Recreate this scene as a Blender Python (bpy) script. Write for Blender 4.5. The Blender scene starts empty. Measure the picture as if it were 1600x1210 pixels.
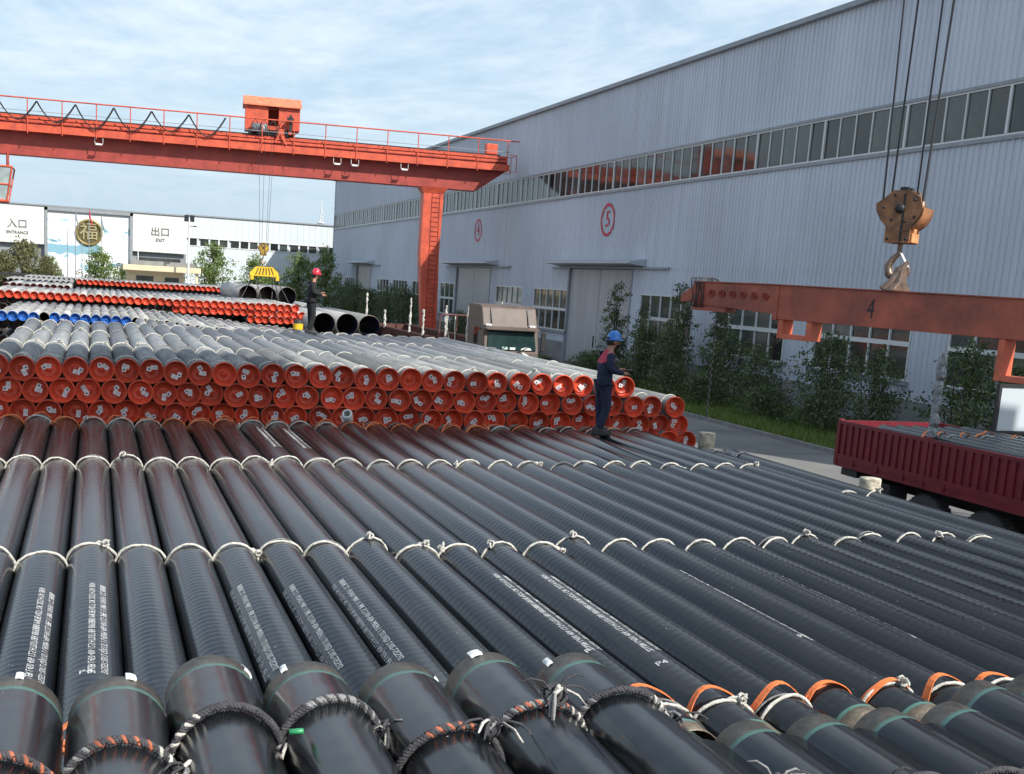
import bpy, bmesh, math, random
from mathutils import Vector, Matrix, noise
rnd = random.Random(7)
sc = bpy.context.scene
COL = sc.collection
PI = math.pi

# ------------------------------------------------------------------ camera
FPX, CX, CY = 1735.08, 694.66, 747.93
YAW, PITCH, ROLL = 0.31117, 0.173438, -0.0613586
cam = bpy.data.cameras.new('camera')
camo = bpy.data.objects.new('camera', cam)
COL.objects.link(camo)
fwd = Vector((math.sin(YAW)*math.cos(PITCH), math.cos(YAW)*math.cos(PITCH), -math.sin(PITCH)))
rgt = Vector((math.cos(YAW), -math.sin(YAW), 0)); dwn = fwd.cross(rgt)
cr, sr = math.cos(ROLL), math.sin(ROLL)
ax = cr*rgt+sr*dwn; ay = -sr*rgt+cr*dwn
camo.matrix_world = Matrix(((ax.x, -ay.x, -fwd.x, 0), (ax.y, -ay.y, -fwd.y, 0), (ax.z, -ay.z, -fwd.z, 4.5), (0, 0, 0, 1)))
cam.sensor_width = 36; cam.sensor_fit = 'HORIZONTAL'
cam.lens = FPX/1600*36
cam.shift_x = .5-CX/1600
cam.shift_y = (CY-605)/1600
cam.clip_start = .05; cam.clip_end = 3000
sc.camera = camo

# ------------------------------------------------------------------ world, sun, exposure
SUN = Vector((.547, -.837, .864)).normalized()
w = bpy.data.worlds.new('World'); sc.world = w; w.use_nodes = True
nt = w.node_tree; N = nt.nodes; Lk = nt.links
bg = N['Background']
sky = N.new('ShaderNodeTexSky'); sky.sky_type = 'NISHITA'; sky.sun_disc = False
sky.sun_elevation = math.asin(SUN.z); sky.sun_rotation = math.atan2(SUN.x, SUN.y)
sky.air_density = 1.2; sky.dust_density = 1.6; sky.ozone_density = 1.3
tc = N.new('ShaderNodeTexCoord'); sep = N.new('ShaderNodeSeparateXYZ')
Lk.new(tc.outputs['Generated'], sep.inputs[0])
zc = N.new('ShaderNodeMath'); zc.operation = 'MAXIMUM'; zc.inputs[1].default_value = .06
Lk.new(sep.outputs['Z'], zc.inputs[0])
dv = N.new('ShaderNodeVectorMath'); dv.operation = 'DIVIDE'
cmb = N.new('ShaderNodeCombineXYZ')
for i in range(3): Lk.new(zc.outputs[0], cmb.inputs[i])
Lk.new(tc.outputs['Generated'], dv.inputs[0]); Lk.new(cmb.outputs[0], dv.inputs[1])
mp = N.new('ShaderNodeMapping'); mp.inputs['Scale'].default_value = (1.0, .55, 1); mp.inputs['Rotation'].default_value = (0, 0, .5)
Lk.new(dv.outputs[0], mp.inputs[0])
n1 = N.new('ShaderNodeTexNoise'); n1.inputs['Scale'].default_value = .9; n1.inputs['Detail'].default_value = 9; n1.inputs['Roughness'].default_value = .62; n1.inputs['Distortion'].default_value = .5
Lk.new(mp.outputs[0], n1.inputs['Vector'])
n2 = N.new('ShaderNodeTexNoise'); n2.inputs['Scale'].default_value = 4.2; n2.inputs['Detail'].default_value = 6; n2.inputs['Roughness'].default_value = .6
Lk.new(mp.outputs[0], n2.inputs['Vector'])
am = N.new('ShaderNodeMath'); am.operation = 'MULTIPLY_ADD'; am.inputs[1].default_value = .35
Lk.new(n2.outputs['Fac'], am.inputs[0]); Lk.new(n1.outputs['Fac'], am.inputs[2])
crp = N.new('ShaderNodeValToRGB')
crp.color_ramp.elements[0].position = .56; crp.color_ramp.elements[0].color = (0, 0, 0, 1)
crp.color_ramp.elements[1].position = .88; crp.color_ramp.elements[1].color = (.78, .78, .78, 1)
Lk.new(am.outputs[0], crp.inputs[0])
fade = N.new('ShaderNodeMapRange'); fade.inputs['From Min'].default_value = .03; fade.inputs['From Max'].default_value = .2
fade.inputs['To Min'].default_value = .08
Lk.new(sep.outputs['Z'], fade.inputs[0])
mf = N.new('ShaderNodeMath'); mf.operation = 'MULTIPLY'; Lk.new(crp.outputs[0], mf.inputs[0]); Lk.new(fade.outputs[0], mf.inputs[1])
hz = N.new('ShaderNodeMapRange'); hz.inputs['From Min'].default_value = 0; hz.inputs['From Max'].default_value = .45; hz.inputs['To Min'].default_value = .92; hz.inputs['To Max'].default_value = .45
Lk.new(sep.outputs['Z'], hz.inputs[0])
hmix = N.new('ShaderNodeMixRGB'); hmix.inputs[2].default_value = (3.05, 4.0, 4.95, 1)
Lk.new(hz.outputs[0], hmix.inputs[0]); Lk.new(sky.outputs[0], hmix.inputs[1])
mix = N.new('ShaderNodeMixRGB'); mix.inputs[2].default_value = (5.6, 6.1, 6.5, 1)
Lk.new(mf.outputs[0], mix.inputs[0])
Lk.new(hmix.outputs[0], mix.inputs[1]); Lk.new(mix.outputs[0], bg.inputs[0])
bg.inputs[1].default_value = .1
sl = bpy.data.lights.new('sun', 'SUN'); so = bpy.data.objects.new('sun', sl); COL.objects.link(so)
sl.energy = 3.3; sl.angle = math.radians(.55); sl.color = (1, .95, .87)
so.rotation_euler = SUN.to_track_quat('Z', 'Y').to_euler()
sc.view_settings.view_transform = 'Standard'; sc.view_settings.look = 'None'
sc.view_settings.exposure = 0.88; sc.view_settings.gamma = 1

# ------------------------------------------------------------------ helpers
class MB:
    def __init__(s): s.v = []; s.f = []; s.m = []; s.sm = []
    def add(s, vs, fs, m=0, smooth=False):
        b = len(s.v); s.v += [tuple(p) for p in vs]
        for f in fs: s.f.append(tuple(i+b for i in f)); s.m.append(m); s.sm.append(smooth)
    def box(s, a, b, m=0, mat=None):
        x0, y0, z0 = a; x1, y1, z1 = b
        vs = [(x0,y0,z0),(x1,y0,z0),(x1,y1,z0),(x0,y1,z0),(x0,y0,z1),(x1,y0,z1),(x1,y1,z1),(x0,y1,z1)]
        if mat: vs = [mat @ Vector(p) for p in vs]
        s.add(vs, [(0,3,2,1),(4,5,6,7),(0,1,5,4),(1,2,6,5),(2,3,7,6),(3,0,4,7)], m)
    def tube(s, pts, r, n=6, m=0, closed=False, smooth=True, caps=True, flat=1.0):
        pts = [Vector(p) for p in pts]; K = len(pts); vs = []; up = None
        for i, p in enumerate(pts):
            if closed: t = pts[(i+1) % K]-pts[i-1]
            else: t = pts[min(i+1, K-1)]-pts[max(i-1, 0)]
            if t.length < 1e-9: t = Vector((0, 0, 1))
            t.normalize()
            if up is None:
                up = Vector((0, 0, 1)) if abs(t.z) < .9 else Vector((1, 0, 0))
            a = up-t*up.dot(t)
            if a.length < 1e-6: a = t.orthogonal()
            a.normalize(); up = a; b = t.cross(a)
            rr = r[i] if isinstance(r, (list, tuple)) else r
            for k in range(n):
                q = 2*PI*k/n
                vs.append(p+a*math.cos(q)*rr*flat+b*math.sin(q)*rr)
        fs = []
        for i in range(K if closed else K-1):
            j = (i+1) % K
            for k in range(n):
                l = (k+1) % n
                fs.append((i*n+k, j*n+k, j*n+l, i*n+l))
        s.add(vs, [f[::-1] for f in fs], m, smooth)
        if caps and not closed:
            s.add(vs[:n], [tuple(range(n))], m); s.add(vs[-n:], [tuple(range(n))[::-1]], m)
    def lathe(s, prof, n=28, m=0, axis='Y', smooth=True, o=(0, 0, 0)):   # prof: (r, h) list, m may be a list per segment
        vs = []
        for r, h in prof:
            for k in range(n):
                q = 2*PI*k/n; a, b = r*math.cos(q), r*math.sin(q)
                p = (a, h, b) if axis == 'Y' else ((a, b, h) if axis == 'Z' else (h, a, b))
                vs.append((p[0]+o[0], p[1]+o[1], p[2]+o[2]))
        for i in range(len(prof)-1):
            fs = []
            for k in range(n):
                l = (k+1) % n
                f = (i*n+k, i*n+l, (i+1)*n+l, (i+1)*n+k)
                fs.append(f if axis == 'Z' or axis == 'X' else f[::-1])
            b = len(s.v)
            if i == 0: base = b; s.v += vs
            mm = m[i] if isinstance(m, (list, tuple)) else m
            for f in fs: s.f.append(tuple(q+base for q in f)); s.m.append(mm); s.sm.append(smooth)
    def prism(s, poly, y0, y1, m=0, axis='X'):   # polygon in the plane across the axis
        n = len(poly)
        def P(a, b, h): return (h, a, b) if axis == 'X' else ((a, h, b) if axis == 'Y' else (a, b, h))
        vs = [P(a, b, y0) for a, b in poly]+[P(a, b, y1) for a, b in poly]
        fs = [tuple(range(n))[::-1], tuple(range(n, 2*n))]+[(i, (i+1) % n, n+(i+1) % n, n+i) for i in range(n)]
        s.add(vs, fs, m)
    def mesh(s, name, mats, bevel=0, fix=False):
        me = bpy.data.meshes.new(name); me.from_pydata(s.v, [], s.f)
        for mt in (mats if isinstance(mats, (list, tuple)) else [mats]): me.materials.append(mt)
        me.polygons.foreach_set('material_index', s.m); me.polygons.foreach_set('use_smooth', s.sm)
        if fix or bevel:
            bm = bmesh.new(); bm.from_mesh(me)
            bmesh.ops.recalc_face_normals(bm, faces=bm.faces)
            if bevel:
                es = [e for e in bm.edges if len(e.link_faces) == 2 and e.calc_face_angle(0) > .6]
                bmesh.ops.bevel(bm, geom=es, offset=bevel, segments=2, affect='EDGES', profile=.6, clamp_overlap=True)
            bm.to_mesh(me); bm.free()
        me.update(); return me
    def build(s, name, mats, parent=None, bevel=0, loc=None, fix=False):
        return inst(s.mesh(name, mats, bevel, fix), name, parent, loc)

def inst(me, name, parent=None, loc=None, rot=None):
    o = bpy.data.objects.new(name, me); COL.objects.link(o)
    if parent: o.parent = parent
    if loc is not None: o.location = loc
    if rot is not None: o.rotation_euler = rot
    return o
def empty(name, loc=(0, 0, 0), rot=(0, 0, 0)):
    o = bpy.data.objects.new(name, None); COL.objects.link(o); o.location = loc; o.rotation_euler = rot
    o.empty_display_size = .2
    return o
def tag(o, label=None, cat=None, group=None, kind=None):
    if label: o['label'] = label
    if cat: o['category'] = cat
    if group: o['group'] = group
    if kind: o['kind'] = kind
    return o

ONES = ['', 'first','second','third','fourth','fifth','sixth','seventh','eighth','ninth','tenth','eleventh','twelfth','thirteenth','fourteenth','fifteenth','sixteenth','seventeenth','eighteenth','nineteenth']
def ordn(n):
    if n < 20: return ONES[n]
    t = {2: 'twent', 3: 'thirt', 4: 'fort', 5: 'fift'}[n//10]
    return t+'ieth' if n % 10 == 0 else t+'y-'+ONES[n % 10]

# ------------------------------------------------------------------ materials
def objvar(m, lo=.7, hi=1.15):
    nt = m.node_tree; b = nt.nodes['Principled BSDF']; src = b.inputs['Base Color'].links[0].from_socket
    oi = nt.nodes.new('ShaderNodeObjectInfo'); r = nt.nodes.new('ShaderNodeMapRange'); r.inputs['To Min'].default_value = lo; r.inputs['To Max'].default_value = hi
    h = nt.nodes.new('ShaderNodeHueSaturation'); nt.links.new(oi.outputs['Random'], r.inputs[0]); nt.links.new(r.outputs[0], h.inputs['Value']); nt.links.new(src, h.inputs['Color']); nt.links.new(h.outputs[0], b.inputs['Base Color'])
    return m
def mat(name, col, rough=.6, metal=0, var=.0, vs=3, bump=0, bs=30, spec=.5, var2=None, coat=0, obj=False, det=6):
    m = bpy.data.materials.new(name); m.use_nodes = True; nt = m.node_tree; b = nt.nodes['Principled BSDF']
    b.inputs['Base Color'].default_value = (*col, 1); b.inputs['Roughness'].default_value = rough
    b.inputs['Metallic'].default_value = metal; b.inputs['Specular IOR Level'].default_value = spec
    if coat: b.inputs['Coat Weight'].default_value = coat; b.inputs['Coat Roughness'].default_value = .1
    t = nt.nodes.new('ShaderNodeTexCoord')
    if var:
        n = nt.nodes.new('ShaderNodeTexNoise'); n.inputs['Scale'].default_value = vs; n.inputs['Detail'].default_value = det; n.inputs['Roughness'].default_value = .65
        nt.links.new(t.outputs['Object'], n.inputs['Vector'])
        r = nt.nodes.new('ShaderNodeValToRGB'); r.color_ramp.elements[0].position = .32; r.color_ramp.elements[1].position = .68
        c2 = var2 if var2 else tuple(c*(1-var) for c in col)
        r.color_ramp.elements[0].color = (*c2, 1)
        r.color_ramp.elements[1].color = (*(tuple(min(1, c*(1+var*.5)) for c in col)), 1)
        nt.links.new(n.outputs['Fac'], r.inputs[0]); nt.links.new(r.outputs[0], b.inputs['Base Color'])
    if bump:
        n = nt.nodes.new('ShaderNodeTexNoise'); n.inputs['Scale'].default_value = bs; n.inputs['Detail'].default_value = 4
        nt.links.new(t.outputs['Object'], n.inputs['Vector'])
        bp = nt.nodes.new('ShaderNodeBump'); bp.inputs['Strength'].default_value = bump; bp.inputs['Distance'].default_value = .02
        nt.links.new(n.outputs['Fac'], bp.inputs['Height']); nt.links.new(bp.outputs[0], b.inputs['Normal'])
    return m

def pipe_mat(name, col, rough, pitch=.12, bump=.35, dust=(.2, .2, .19), dustamt=.15, hue=.06):
    m = bpy.data.materials.new(name); m.use_nodes = True; nt = m.node_tree; N = nt.nodes; L = nt.links; b = N['Principled BSDF']
    t = N.new('ShaderNodeTexCoord'); oi = N.new('ShaderNodeObjectInfo')
    off = N.new('ShaderNodeVectorMath'); off.operation = 'SCALE'; off.inputs[0].default_value = (17, 31, 23); L.new(oi.outputs['Random'], off.inputs['Scale'])
    ad = N.new('ShaderNodeVectorMath'); ad.operation = 'ADD'; L.new(t.outputs['Object'], ad.inputs[0]); L.new(off.outputs[0], ad.inputs[1])
    # spiral winding ridges
    sp = N.new('ShaderNodeSeparateXYZ'); L.new(ad.outputs[0], sp.inputs[0])
    sp0 = N.new('ShaderNodeSeparateXYZ'); L.new(t.outputs['Object'], sp0.inputs[0])
    an = N.new('ShaderNodeMath'); an.operation = 'ARCTAN2'; L.new(sp0.outputs['Z'], an.inputs[0]); L.new(sp0.outputs['X'], an.inputs[1])
    a1 = N.new('ShaderNodeMath'); a1.operation = 'MULTIPLY'; a1.inputs[1].default_value = 1/(2*PI)*pitch; L.new(an.outputs[0], a1.inputs[0])
    a2 = N.new('ShaderNodeMath'); a2.operation = 'ADD'; L.new(sp.outputs['Y'], a2.inputs[0]); L.new(a1.outputs[0], a2.inputs[1])
    nw = N.new('ShaderNodeTexNoise'); nw.inputs['Scale'].default_value = 3.2; nw.inputs['Detail'].default_value = 3; L.new(ad.outputs[0], nw.inputs['Vector'])
    a3 = N.new('ShaderNodeMath'); a3.operation = 'MULTIPLY_ADD'; a3.inputs[1].default_value = pitch*.8; L.new(nw.outputs['Fac'], a3.inputs[0]); L.new(a2.outputs[0], a3.inputs[2])
    a4 = N.new('ShaderNodeMath'); a4.operation = 'MULTIPLY'; a4.inputs[1].default_value = 2*PI/pitch; L.new(a3.outputs[0], a4.inputs[0])
    sn = N.new('ShaderNodeMath'); sn.operation = 'SINE'; L.new(a4.outputs[0], sn.inputs[0])
    nf = N.new('ShaderNodeTexNoise'); nf.inputs['Scale'].default_value = 9; nf.inputs['Detail'].default_value = 6; L.new(ad.outputs[0], nf.inputs['Vector'])
    ml = N.new('ShaderNodeMath'); ml.operation = 'MULTIPLY'; L.new(sn.outputs[0], ml.inputs[0]); L.new(nf.outputs['Fac'], ml.inputs[1])
    sm = N.new('ShaderNodeMath'); sm.operation = 'MULTIPLY_ADD'; sm.inputs[1].default_value = .45; L.new(nf.outputs['Fac'], sm.inputs[0]); L.new(ml.outputs[0], sm.inputs[2])
    bp = N.new('ShaderNodeBump'); bp.inputs['Strength'].default_value = bump; bp.inputs['Distance'].default_value = .006
    L.new(sm.outputs[0], bp.inputs['Height']); L.new(bp.outputs[0], b.inputs['Normal'])
    # dusty film settled unevenly, and per-pipe tone
    nd = N.new('ShaderNodeTexNoise'); nd.inputs['Scale'].default_value = 2.1; nd.inputs['Detail'].default_value = 8; nd.inputs['Roughness'].default_value = .7
    mp = N.new('ShaderNodeMapping'); mp.inputs['Scale'].default_value = (3, .45, 3); L.new(ad.outputs[0], mp.inputs[0]); L.new(mp.outputs[0], nd.inputs['Vector'])
    rr = N.new('ShaderNodeMapRange'); rr.inputs['From Min'].default_value = .35; rr.inputs['From Max'].default_value = .75; rr.inputs['To Max'].default_value = dustamt; L.new(nd.outputs['Fac'], rr.inputs[0])
    dm = N.new('ShaderNodeMapRange'); dm.inputs['To Min'].default_value = .4; dm.inputs['To Max'].default_value = 2.2; L.new(oi.outputs['Random'], dm.inputs[0])
    wn = N.new('ShaderNodeTexNoise'); wn.inputs['Scale'].default_value = 1; wn.inputs['Detail'].default_value = 5; wm = N.new('ShaderNodeMapping'); wm.inputs['Scale'].default_value = (26, .6, 26); L.new(ad.outputs[0], wm.inputs[0]); L.new(wm.outputs[0], wn.inputs['Vector'])
    ws = N.new('ShaderNodeMapRange'); ws.inputs['From Min'].default_value = .58; ws.inputs['From Max'].default_value = .8; ws.inputs['To Max'].default_value = dustamt*1.3; L.new(wn.outputs['Fac'], ws.inputs[0])
    dq = N.new('ShaderNodeMath'); dq.operation = 'MULTIPLY_ADD'; L.new(rr.outputs[0], dq.inputs[0]); L.new(dm.outputs[0], dq.inputs[1]); L.new(ws.outputs[0], dq.inputs[2])
    mx = N.new('ShaderNodeMixRGB'); mx.use_clamp = True; mx.inputs[1].default_value = (*col, 1); mx.inputs[2].default_value = (*dust, 1); L.new(dq.outputs[0], mx.inputs[0])
    hv = N.new('ShaderNodeHueSaturation'); L.new(mx.outputs[0], hv.inputs['Color'])
    v = N.new('ShaderNodeMapRange'); v.inputs['To Min'].default_value = .75; v.inputs['To Max'].default_value = 1.25; L.new(oi.outputs['Random'], v.inputs[0]); L.new(v.outputs[0], hv.inputs['Value'])
    # small pale droplets and specks
    vo = N.new('ShaderNodeTexVoronoi'); vo.inputs['Scale'].default_value = 14; L.new(ad.outputs[0], vo.inputs['Vector'])
    lt = N.new('ShaderNodeMath'); lt.operation = 'LESS_THAN'; lt.inputs[1].default_value = .075; L.new(vo.outputs['Distance'], lt.inputs[0])
    gt = N.new('ShaderNodeMath'); gt.operation = 'GREATER_THAN'; gt.inputs[1].default_value = .58; L.new(nd.outputs['Fac'], gt.inputs[0])
    mu = N.new('ShaderNodeMath'); mu.operation = 'MULTIPLY'; L.new(lt.outputs[0], mu.inputs[0]); L.new(gt.outputs[0], mu.inputs[1])
    m2 = N.new('ShaderNodeMixRGB'); m2.inputs[2].default_value = (.3, .31, .3, 1); L.new(mu.outputs[0], m2.inputs[0]); L.new(hv.outputs[0], m2.inputs[1])
    L.new(m2.outputs[0], b.inputs['Base Color'])
    rg = N.new('ShaderNodeMapRange'); rg.inputs['To Min'].default_value = rough*.75; rg.inputs['To Max'].default_value = rough*1.4; L.new(nd.outputs['Fac'], rg.inputs[0]); L.new(rg.outputs[0], b.inputs['Roughness'])
    return m

M = {}
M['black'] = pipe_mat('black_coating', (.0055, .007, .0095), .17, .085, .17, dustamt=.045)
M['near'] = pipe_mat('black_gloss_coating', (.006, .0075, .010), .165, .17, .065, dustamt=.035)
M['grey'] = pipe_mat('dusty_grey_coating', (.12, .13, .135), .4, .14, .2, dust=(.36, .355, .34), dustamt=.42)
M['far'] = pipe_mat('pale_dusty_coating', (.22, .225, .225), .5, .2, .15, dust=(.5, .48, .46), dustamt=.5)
M['bare'] = mat('bare_steel', (.15, .125, .095), .42, .35, .5, 14, .2, 60)
M['green'] = mat('green_band', (.07, .17, .14), .4)
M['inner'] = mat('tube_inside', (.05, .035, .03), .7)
M['innerblue'] = mat('inner_lining', (.012, .014, .045), .6)
M['cap'] = objvar(mat('red_cap_plastic', (.66, .075, .03), .42, 0, .35, 7, spec=.4, bump=.15, bs=25))
M['capd'] = mat('dark_red_cap_plastic', (.13, .012, .018), .45, 0, .25, 9)
M['capb'] = mat('blue_cap_plastic', (.012, .11, .42), .42, 0, .25, 9)
M['paper'] = mat('label_paper', (.72, .73, .75), .7)
M['ink'] = mat('ink', (.03, .03, .035), .7)
M['ropew'] = mat('white_rope', (.62, .6, .54), .85, 0, .45, 25, .6, 120)
M['ropew2'] = mat('grey_rope', (.25, .25, .25), .85, 0, .5, 25, .6, 120)
M['ropek'] = mat('dark_rope', (.06, .058, .065), .85, 0, .5, 25, .6, 120)
M['roper'] = mat('rusty_rope', (.42, .13, .07), .85, 0, .5, 25, .5, 120)
M['ropeo'] = mat('orange_rope', (.7, .2, .07), .85, 0, .35, 25, .4, 120)
M['orange'] = mat('orange_strap', (.85, .22, .06), .65, 0, .25, 20, .3, 80)
M['stencil'] = mat('white_stencil', (.55, .56, .56), .8)
M['white'] = mat('white_paint', (.75, .75, .73), .5, 0, .12, 2)
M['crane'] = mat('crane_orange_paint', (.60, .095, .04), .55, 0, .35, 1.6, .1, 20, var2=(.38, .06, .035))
M['craned'] = mat('crane_shaded_paint', (.36, .055, .04), .55, 0, .3, 1.2, .1, 20)  # darker crane red: shade on the girder under the walkway put into the colour
M['craneroof'] = mat('faded_orange_roof', (.72, .2, .1), .6, 0, .35, 3)
M['beam'] = mat('spreader_red_paint', (.43, .10, .055), .55, 0, .3, 2.5, .15, 30, var2=(.22, .06, .04))
M['hooky'] = mat('ochre_hook_paint', (.34, .15, .06), .55, 0, .5, 6, .3, 30, var2=(.11, .05, .03))
M['steel'] = mat('worn_steel', (.24, .17, .13), .42, .55, .5, 8, .2, 40)
M['dark'] = mat('dark_steel', (.035, .035, .038), .5, .3, .3, 5)
M['black_rubber'] = mat('rubber', (.04, .04, .042), .8, 0, .3, 8, .4, 40)
M['cable'] = mat('cable_black', (.02, .022, .026), .5)
M['yellow'] = mat('yellow_paint', (.75, .47, .02), .5, 0, .2, 3)
M['glassdark'] = objvar(mat('window_glass', (.045, .052, .048), .07, 0, .5, .7, spec=.6), .4, 2.0)
M['glasscab'] = mat('windscreen_glass', (.015, .035, .035), .1, 0, .4, 1.5, spec=.25)
M['alu'] = mat('white_window_frame', (.62, .63, .62), .5)
M['trim'] = mat('grey_trim', (.27, .29, .31), .5, 0, .15, 2)
M['asphalt'] = mat('concrete_road', (.17, .165, .155), .85, 0, .3, .35, .15, 25, var2=(.12, .12, .118), det=10)
M['soil'] = mat('soil', (.06, .05, .035), .95, 0, .4, .6)
M['kerb'] = mat('kerb_concrete', (.22, .21, .2), .85, 0, .3, 2)
M['concrete'] = mat('grey_plinth', (.24, .245, .24), .85, 0, .25, .7)
M['cream'] = mat('cream_render', (.66, .56, .38), .8, 0, .1, 1.5)
M['roofgrey'] = mat('roof_sheet', (.45, .47, .5), .5, 0, .15, .3)
M['whitewall'] = mat('white_wall_sheet', (.68, .70, .66), .6, 0, .06, .4)
M['bluewall'] = mat('pale_blue_wall_sheet', (.6, .66, .68), .6, 0, .06, .4)
M['gold'] = mat('gold_medallion', (.28, .22, .08), .45, .35, .4, 2)
M['mural'] = None
M['truckred'] = mat('dark_red_truck_paint', (.17, .012, .022), .45, 0, .3, 2.5, .1, 20)
M['trailer'] = mat('brown_trailer_paint', (.10, .035, .028), .6, 0, .4, 2)
M['cabpaint'] = mat('tan_metallic_cab', (.105, .075, .06), .55, 0, .3, 2)
M['bark'] = mat('bark', (.09, .07, .05), .9, 0, .4, 6, .5, 30)
M['skin'] = mat('skin', (.36, .18, .12), .55, 0, .15, 20)
M['hair'] = mat('hair', (.015, .012, .012), .7)
M['navy'] = mat('navy_cloth', (.013, .02, .05), .9, 0, .35, 12, .6, 14)
M['pink'] = mat('red_cloth', (.52, .06, .10), .9, 0, .3, 12, .6, 14)
M['blackcloth'] = mat('black_cloth', (.014, .014, .016), .9, 0, .4, 12, .6, 14)
M['helmb'] = mat('blue_helmet', (.02, .17, .55), .3, coat=.3)
M['helmr'] = mat('red_helmet', (.62, .02, .045), .3, coat=.3)
M['reflective'] = mat('reflective_tape', (.6, .6, .6), .4)
M['foil'] = mat('silver_plastic_wrap', (.26, .27, .29), .25, .55, .5, 14, 1.0, 35)
M['cloth'] = mat('white_clutter', (.7, .72, .7), .8)
M['signred'] = mat('red_sign_paint', (.5, .03, .06), .6)
M['signpale'] = mat('pale_sign_paint', (.5, .52, .52), .6)
M['signgrey'] = mat('grey_sign_letters', (.16, .16, .16), .6)
M['solar'] = mat('solar_panel', (.05, .06, .08), .3)

def wall_mat(name, col, dirt):
    m = bpy.data.materials.new(name); m.use_nodes = True; nt = m.node_tree; N = nt.nodes; L = nt.links; b = N['Principled BSDF']
    t = N.new('ShaderNodeTexCoord')
    mp = N.new('ShaderNodeMapping'); mp.inputs['Scale'].default_value = (1, 1.1, .07); L.new(t.outputs['Object'], mp.inputs[0])
    n = N.new('ShaderNodeTexNoise'); n.inputs['Scale'].default_value = 1.6; n.inputs['Detail'].default_value = 8; n.inputs['Roughness'].default_value = .7; L.new(mp.outputs[0], n.inputs['Vector'])
    n2 = N.new('ShaderNodeTexNoise'); n2.inputs['Scale'].default_value = .12; n2.inputs['Detail'].default_value = 5; L.new(t.outputs['Object'], n2.inputs['Vector'])
    ad = N.new('ShaderNodeMath'); ad.operation = 'ADD'; L.new(n.outputs['Fac'], ad.inputs[0]); L.new(n2.outputs['Fac'], ad.inputs[1])
    r = N.new('ShaderNodeValToRGB'); r.color_ramp.elements[0].position = .75/1; r.color_ramp.elements[1].position = .98
    r.color_ramp.elements[0].position = .42; r.color_ramp.elements[1].position = .6
    hf = N.new('ShaderNodeMath'); hf.operation = 'MULTIPLY'; hf.inputs[1].default_value = .5; L.new(ad.outputs[0], hf.inputs[0])
    r.color_ramp.elements[0].color = (*dirt, 1); r.color_ramp.elements[1].color = (*col, 1)
    L.new(hf.outputs[0], r.inputs[0]); L.new(r.outputs[0], b.inputs['Base Color'])
    b.inputs['Roughness'].default_value = .45
    return m
M['hall'] = wall_mat('painted_steel_sheet', (.56, .60, .665), (.465, .495, .55))
M['door'] = wall_mat('grey_door_paint', (.42, .42, .425), (.32, .32, .33))

def leaf_mat(name, a, b_):
    m = bpy.data.materials.new(name); m.use_nodes = True; nt = m.node_tree; N = nt.nodes; L = nt.links; b = N['Principled BSDF']
    g = N.new('ShaderNodeNewGeometry'); r = N.new('ShaderNodeValToRGB')
    r.color_ramp.elements[0].color = (*a, 1); r.color_ramp.elements[1].color = (*b_, 1)
    L.new(g.outputs['Random Per Island'], r.inputs[0]); L.new(r.outputs[0], b.inputs['Base Color'])
    b.inputs['Roughness'].default_value = .55
    tr = N.new('ShaderNodeBsdfTranslucent'); L.new(r.outputs[0], tr.inputs[0])
    ms = N.new('ShaderNodeMixShader'); ms.inputs[0].default_value = .25
    L.new(b.outputs[0], ms.inputs[1]); L.new(tr.outputs[0], ms.inputs[2]); L.new(ms.outputs[0], N['Material Output'].inputs[0])
    return m
M['leafd'] = leaf_mat('dark_leaf', (.045, .07, .027), (.12, .16, .055))
M['leafg'] = leaf_mat('green_leaf', (.09, .14, .03), (.20, .27, .08))
M['leafo'] = leaf_mat('olive_leaf', (.09, .10, .035), (.19, .18, .08))
M['grass'] = leaf_mat('grass_blade', (.08, .14, .02), (.20, .27, .06))

# ------------------------------------------------------------------ setting
def ground():
    b = MB(); b.add([(-900, -600, 0), (900, -600, 0), (900, 1500, 0), (-900, 1500, 0)], [(0, 1, 2, 3)])
    tag(b.build('ground', M['soil']), kind='structure')
    b = MB(); b.add([(-60, -30, .004), (22, -30, .004), (22, 135, .004), (-60, 135, .004)], [(0, 1, 2, 3)])
    tag(b.build('yard_pavement', M['asphalt']), kind='structure')
    # expansion joints in the slabs of the lane beside the verge
    b = MB()
    for k in range(26):
        y = 4+k*5.0
        b.box((12.2, y, .0045), (21.99, y+.02, .0075))
    b.box((17.0, 4, .0046), (17.02, 134, .0078))
    tag(b.build('pavement_joints', M['dark']), kind='structure')
    for (y0, y1) in ((-20, 57.2), (67.2, 81), (91, 120.4), (129, 145)):
        k = MB(); y = y0
        while y < y1-.1:
            e = min(y+1.0, y1); k.box((22.0, y+.008, -.1), (22.16, e-.008, .13)); y += 1.0
        tag(k.build('kerb', M['kerb']), kind='structure')
        v = MB(); v.add([(22.16, y0, .09), (28.7, y0, .14), (28.7, y1, .14), (22.16, y1, .09)], [(0, 1, 2, 3)])
        tag(v.build('verge', M['soil']), kind='structure')
    for (y0, y1) in ((57.2, 67.2), (81, 91), (120.4, 129)):
        v = MB(); v.add([(22.0, y0, .008), (28.99, y0, .02), (28.99, y1, .02), (22.0, y1, .008)], [(0, 1, 2, 3)])
        tag(v.build('door_apron', M['asphalt']), kind='structure')
ground()

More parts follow.
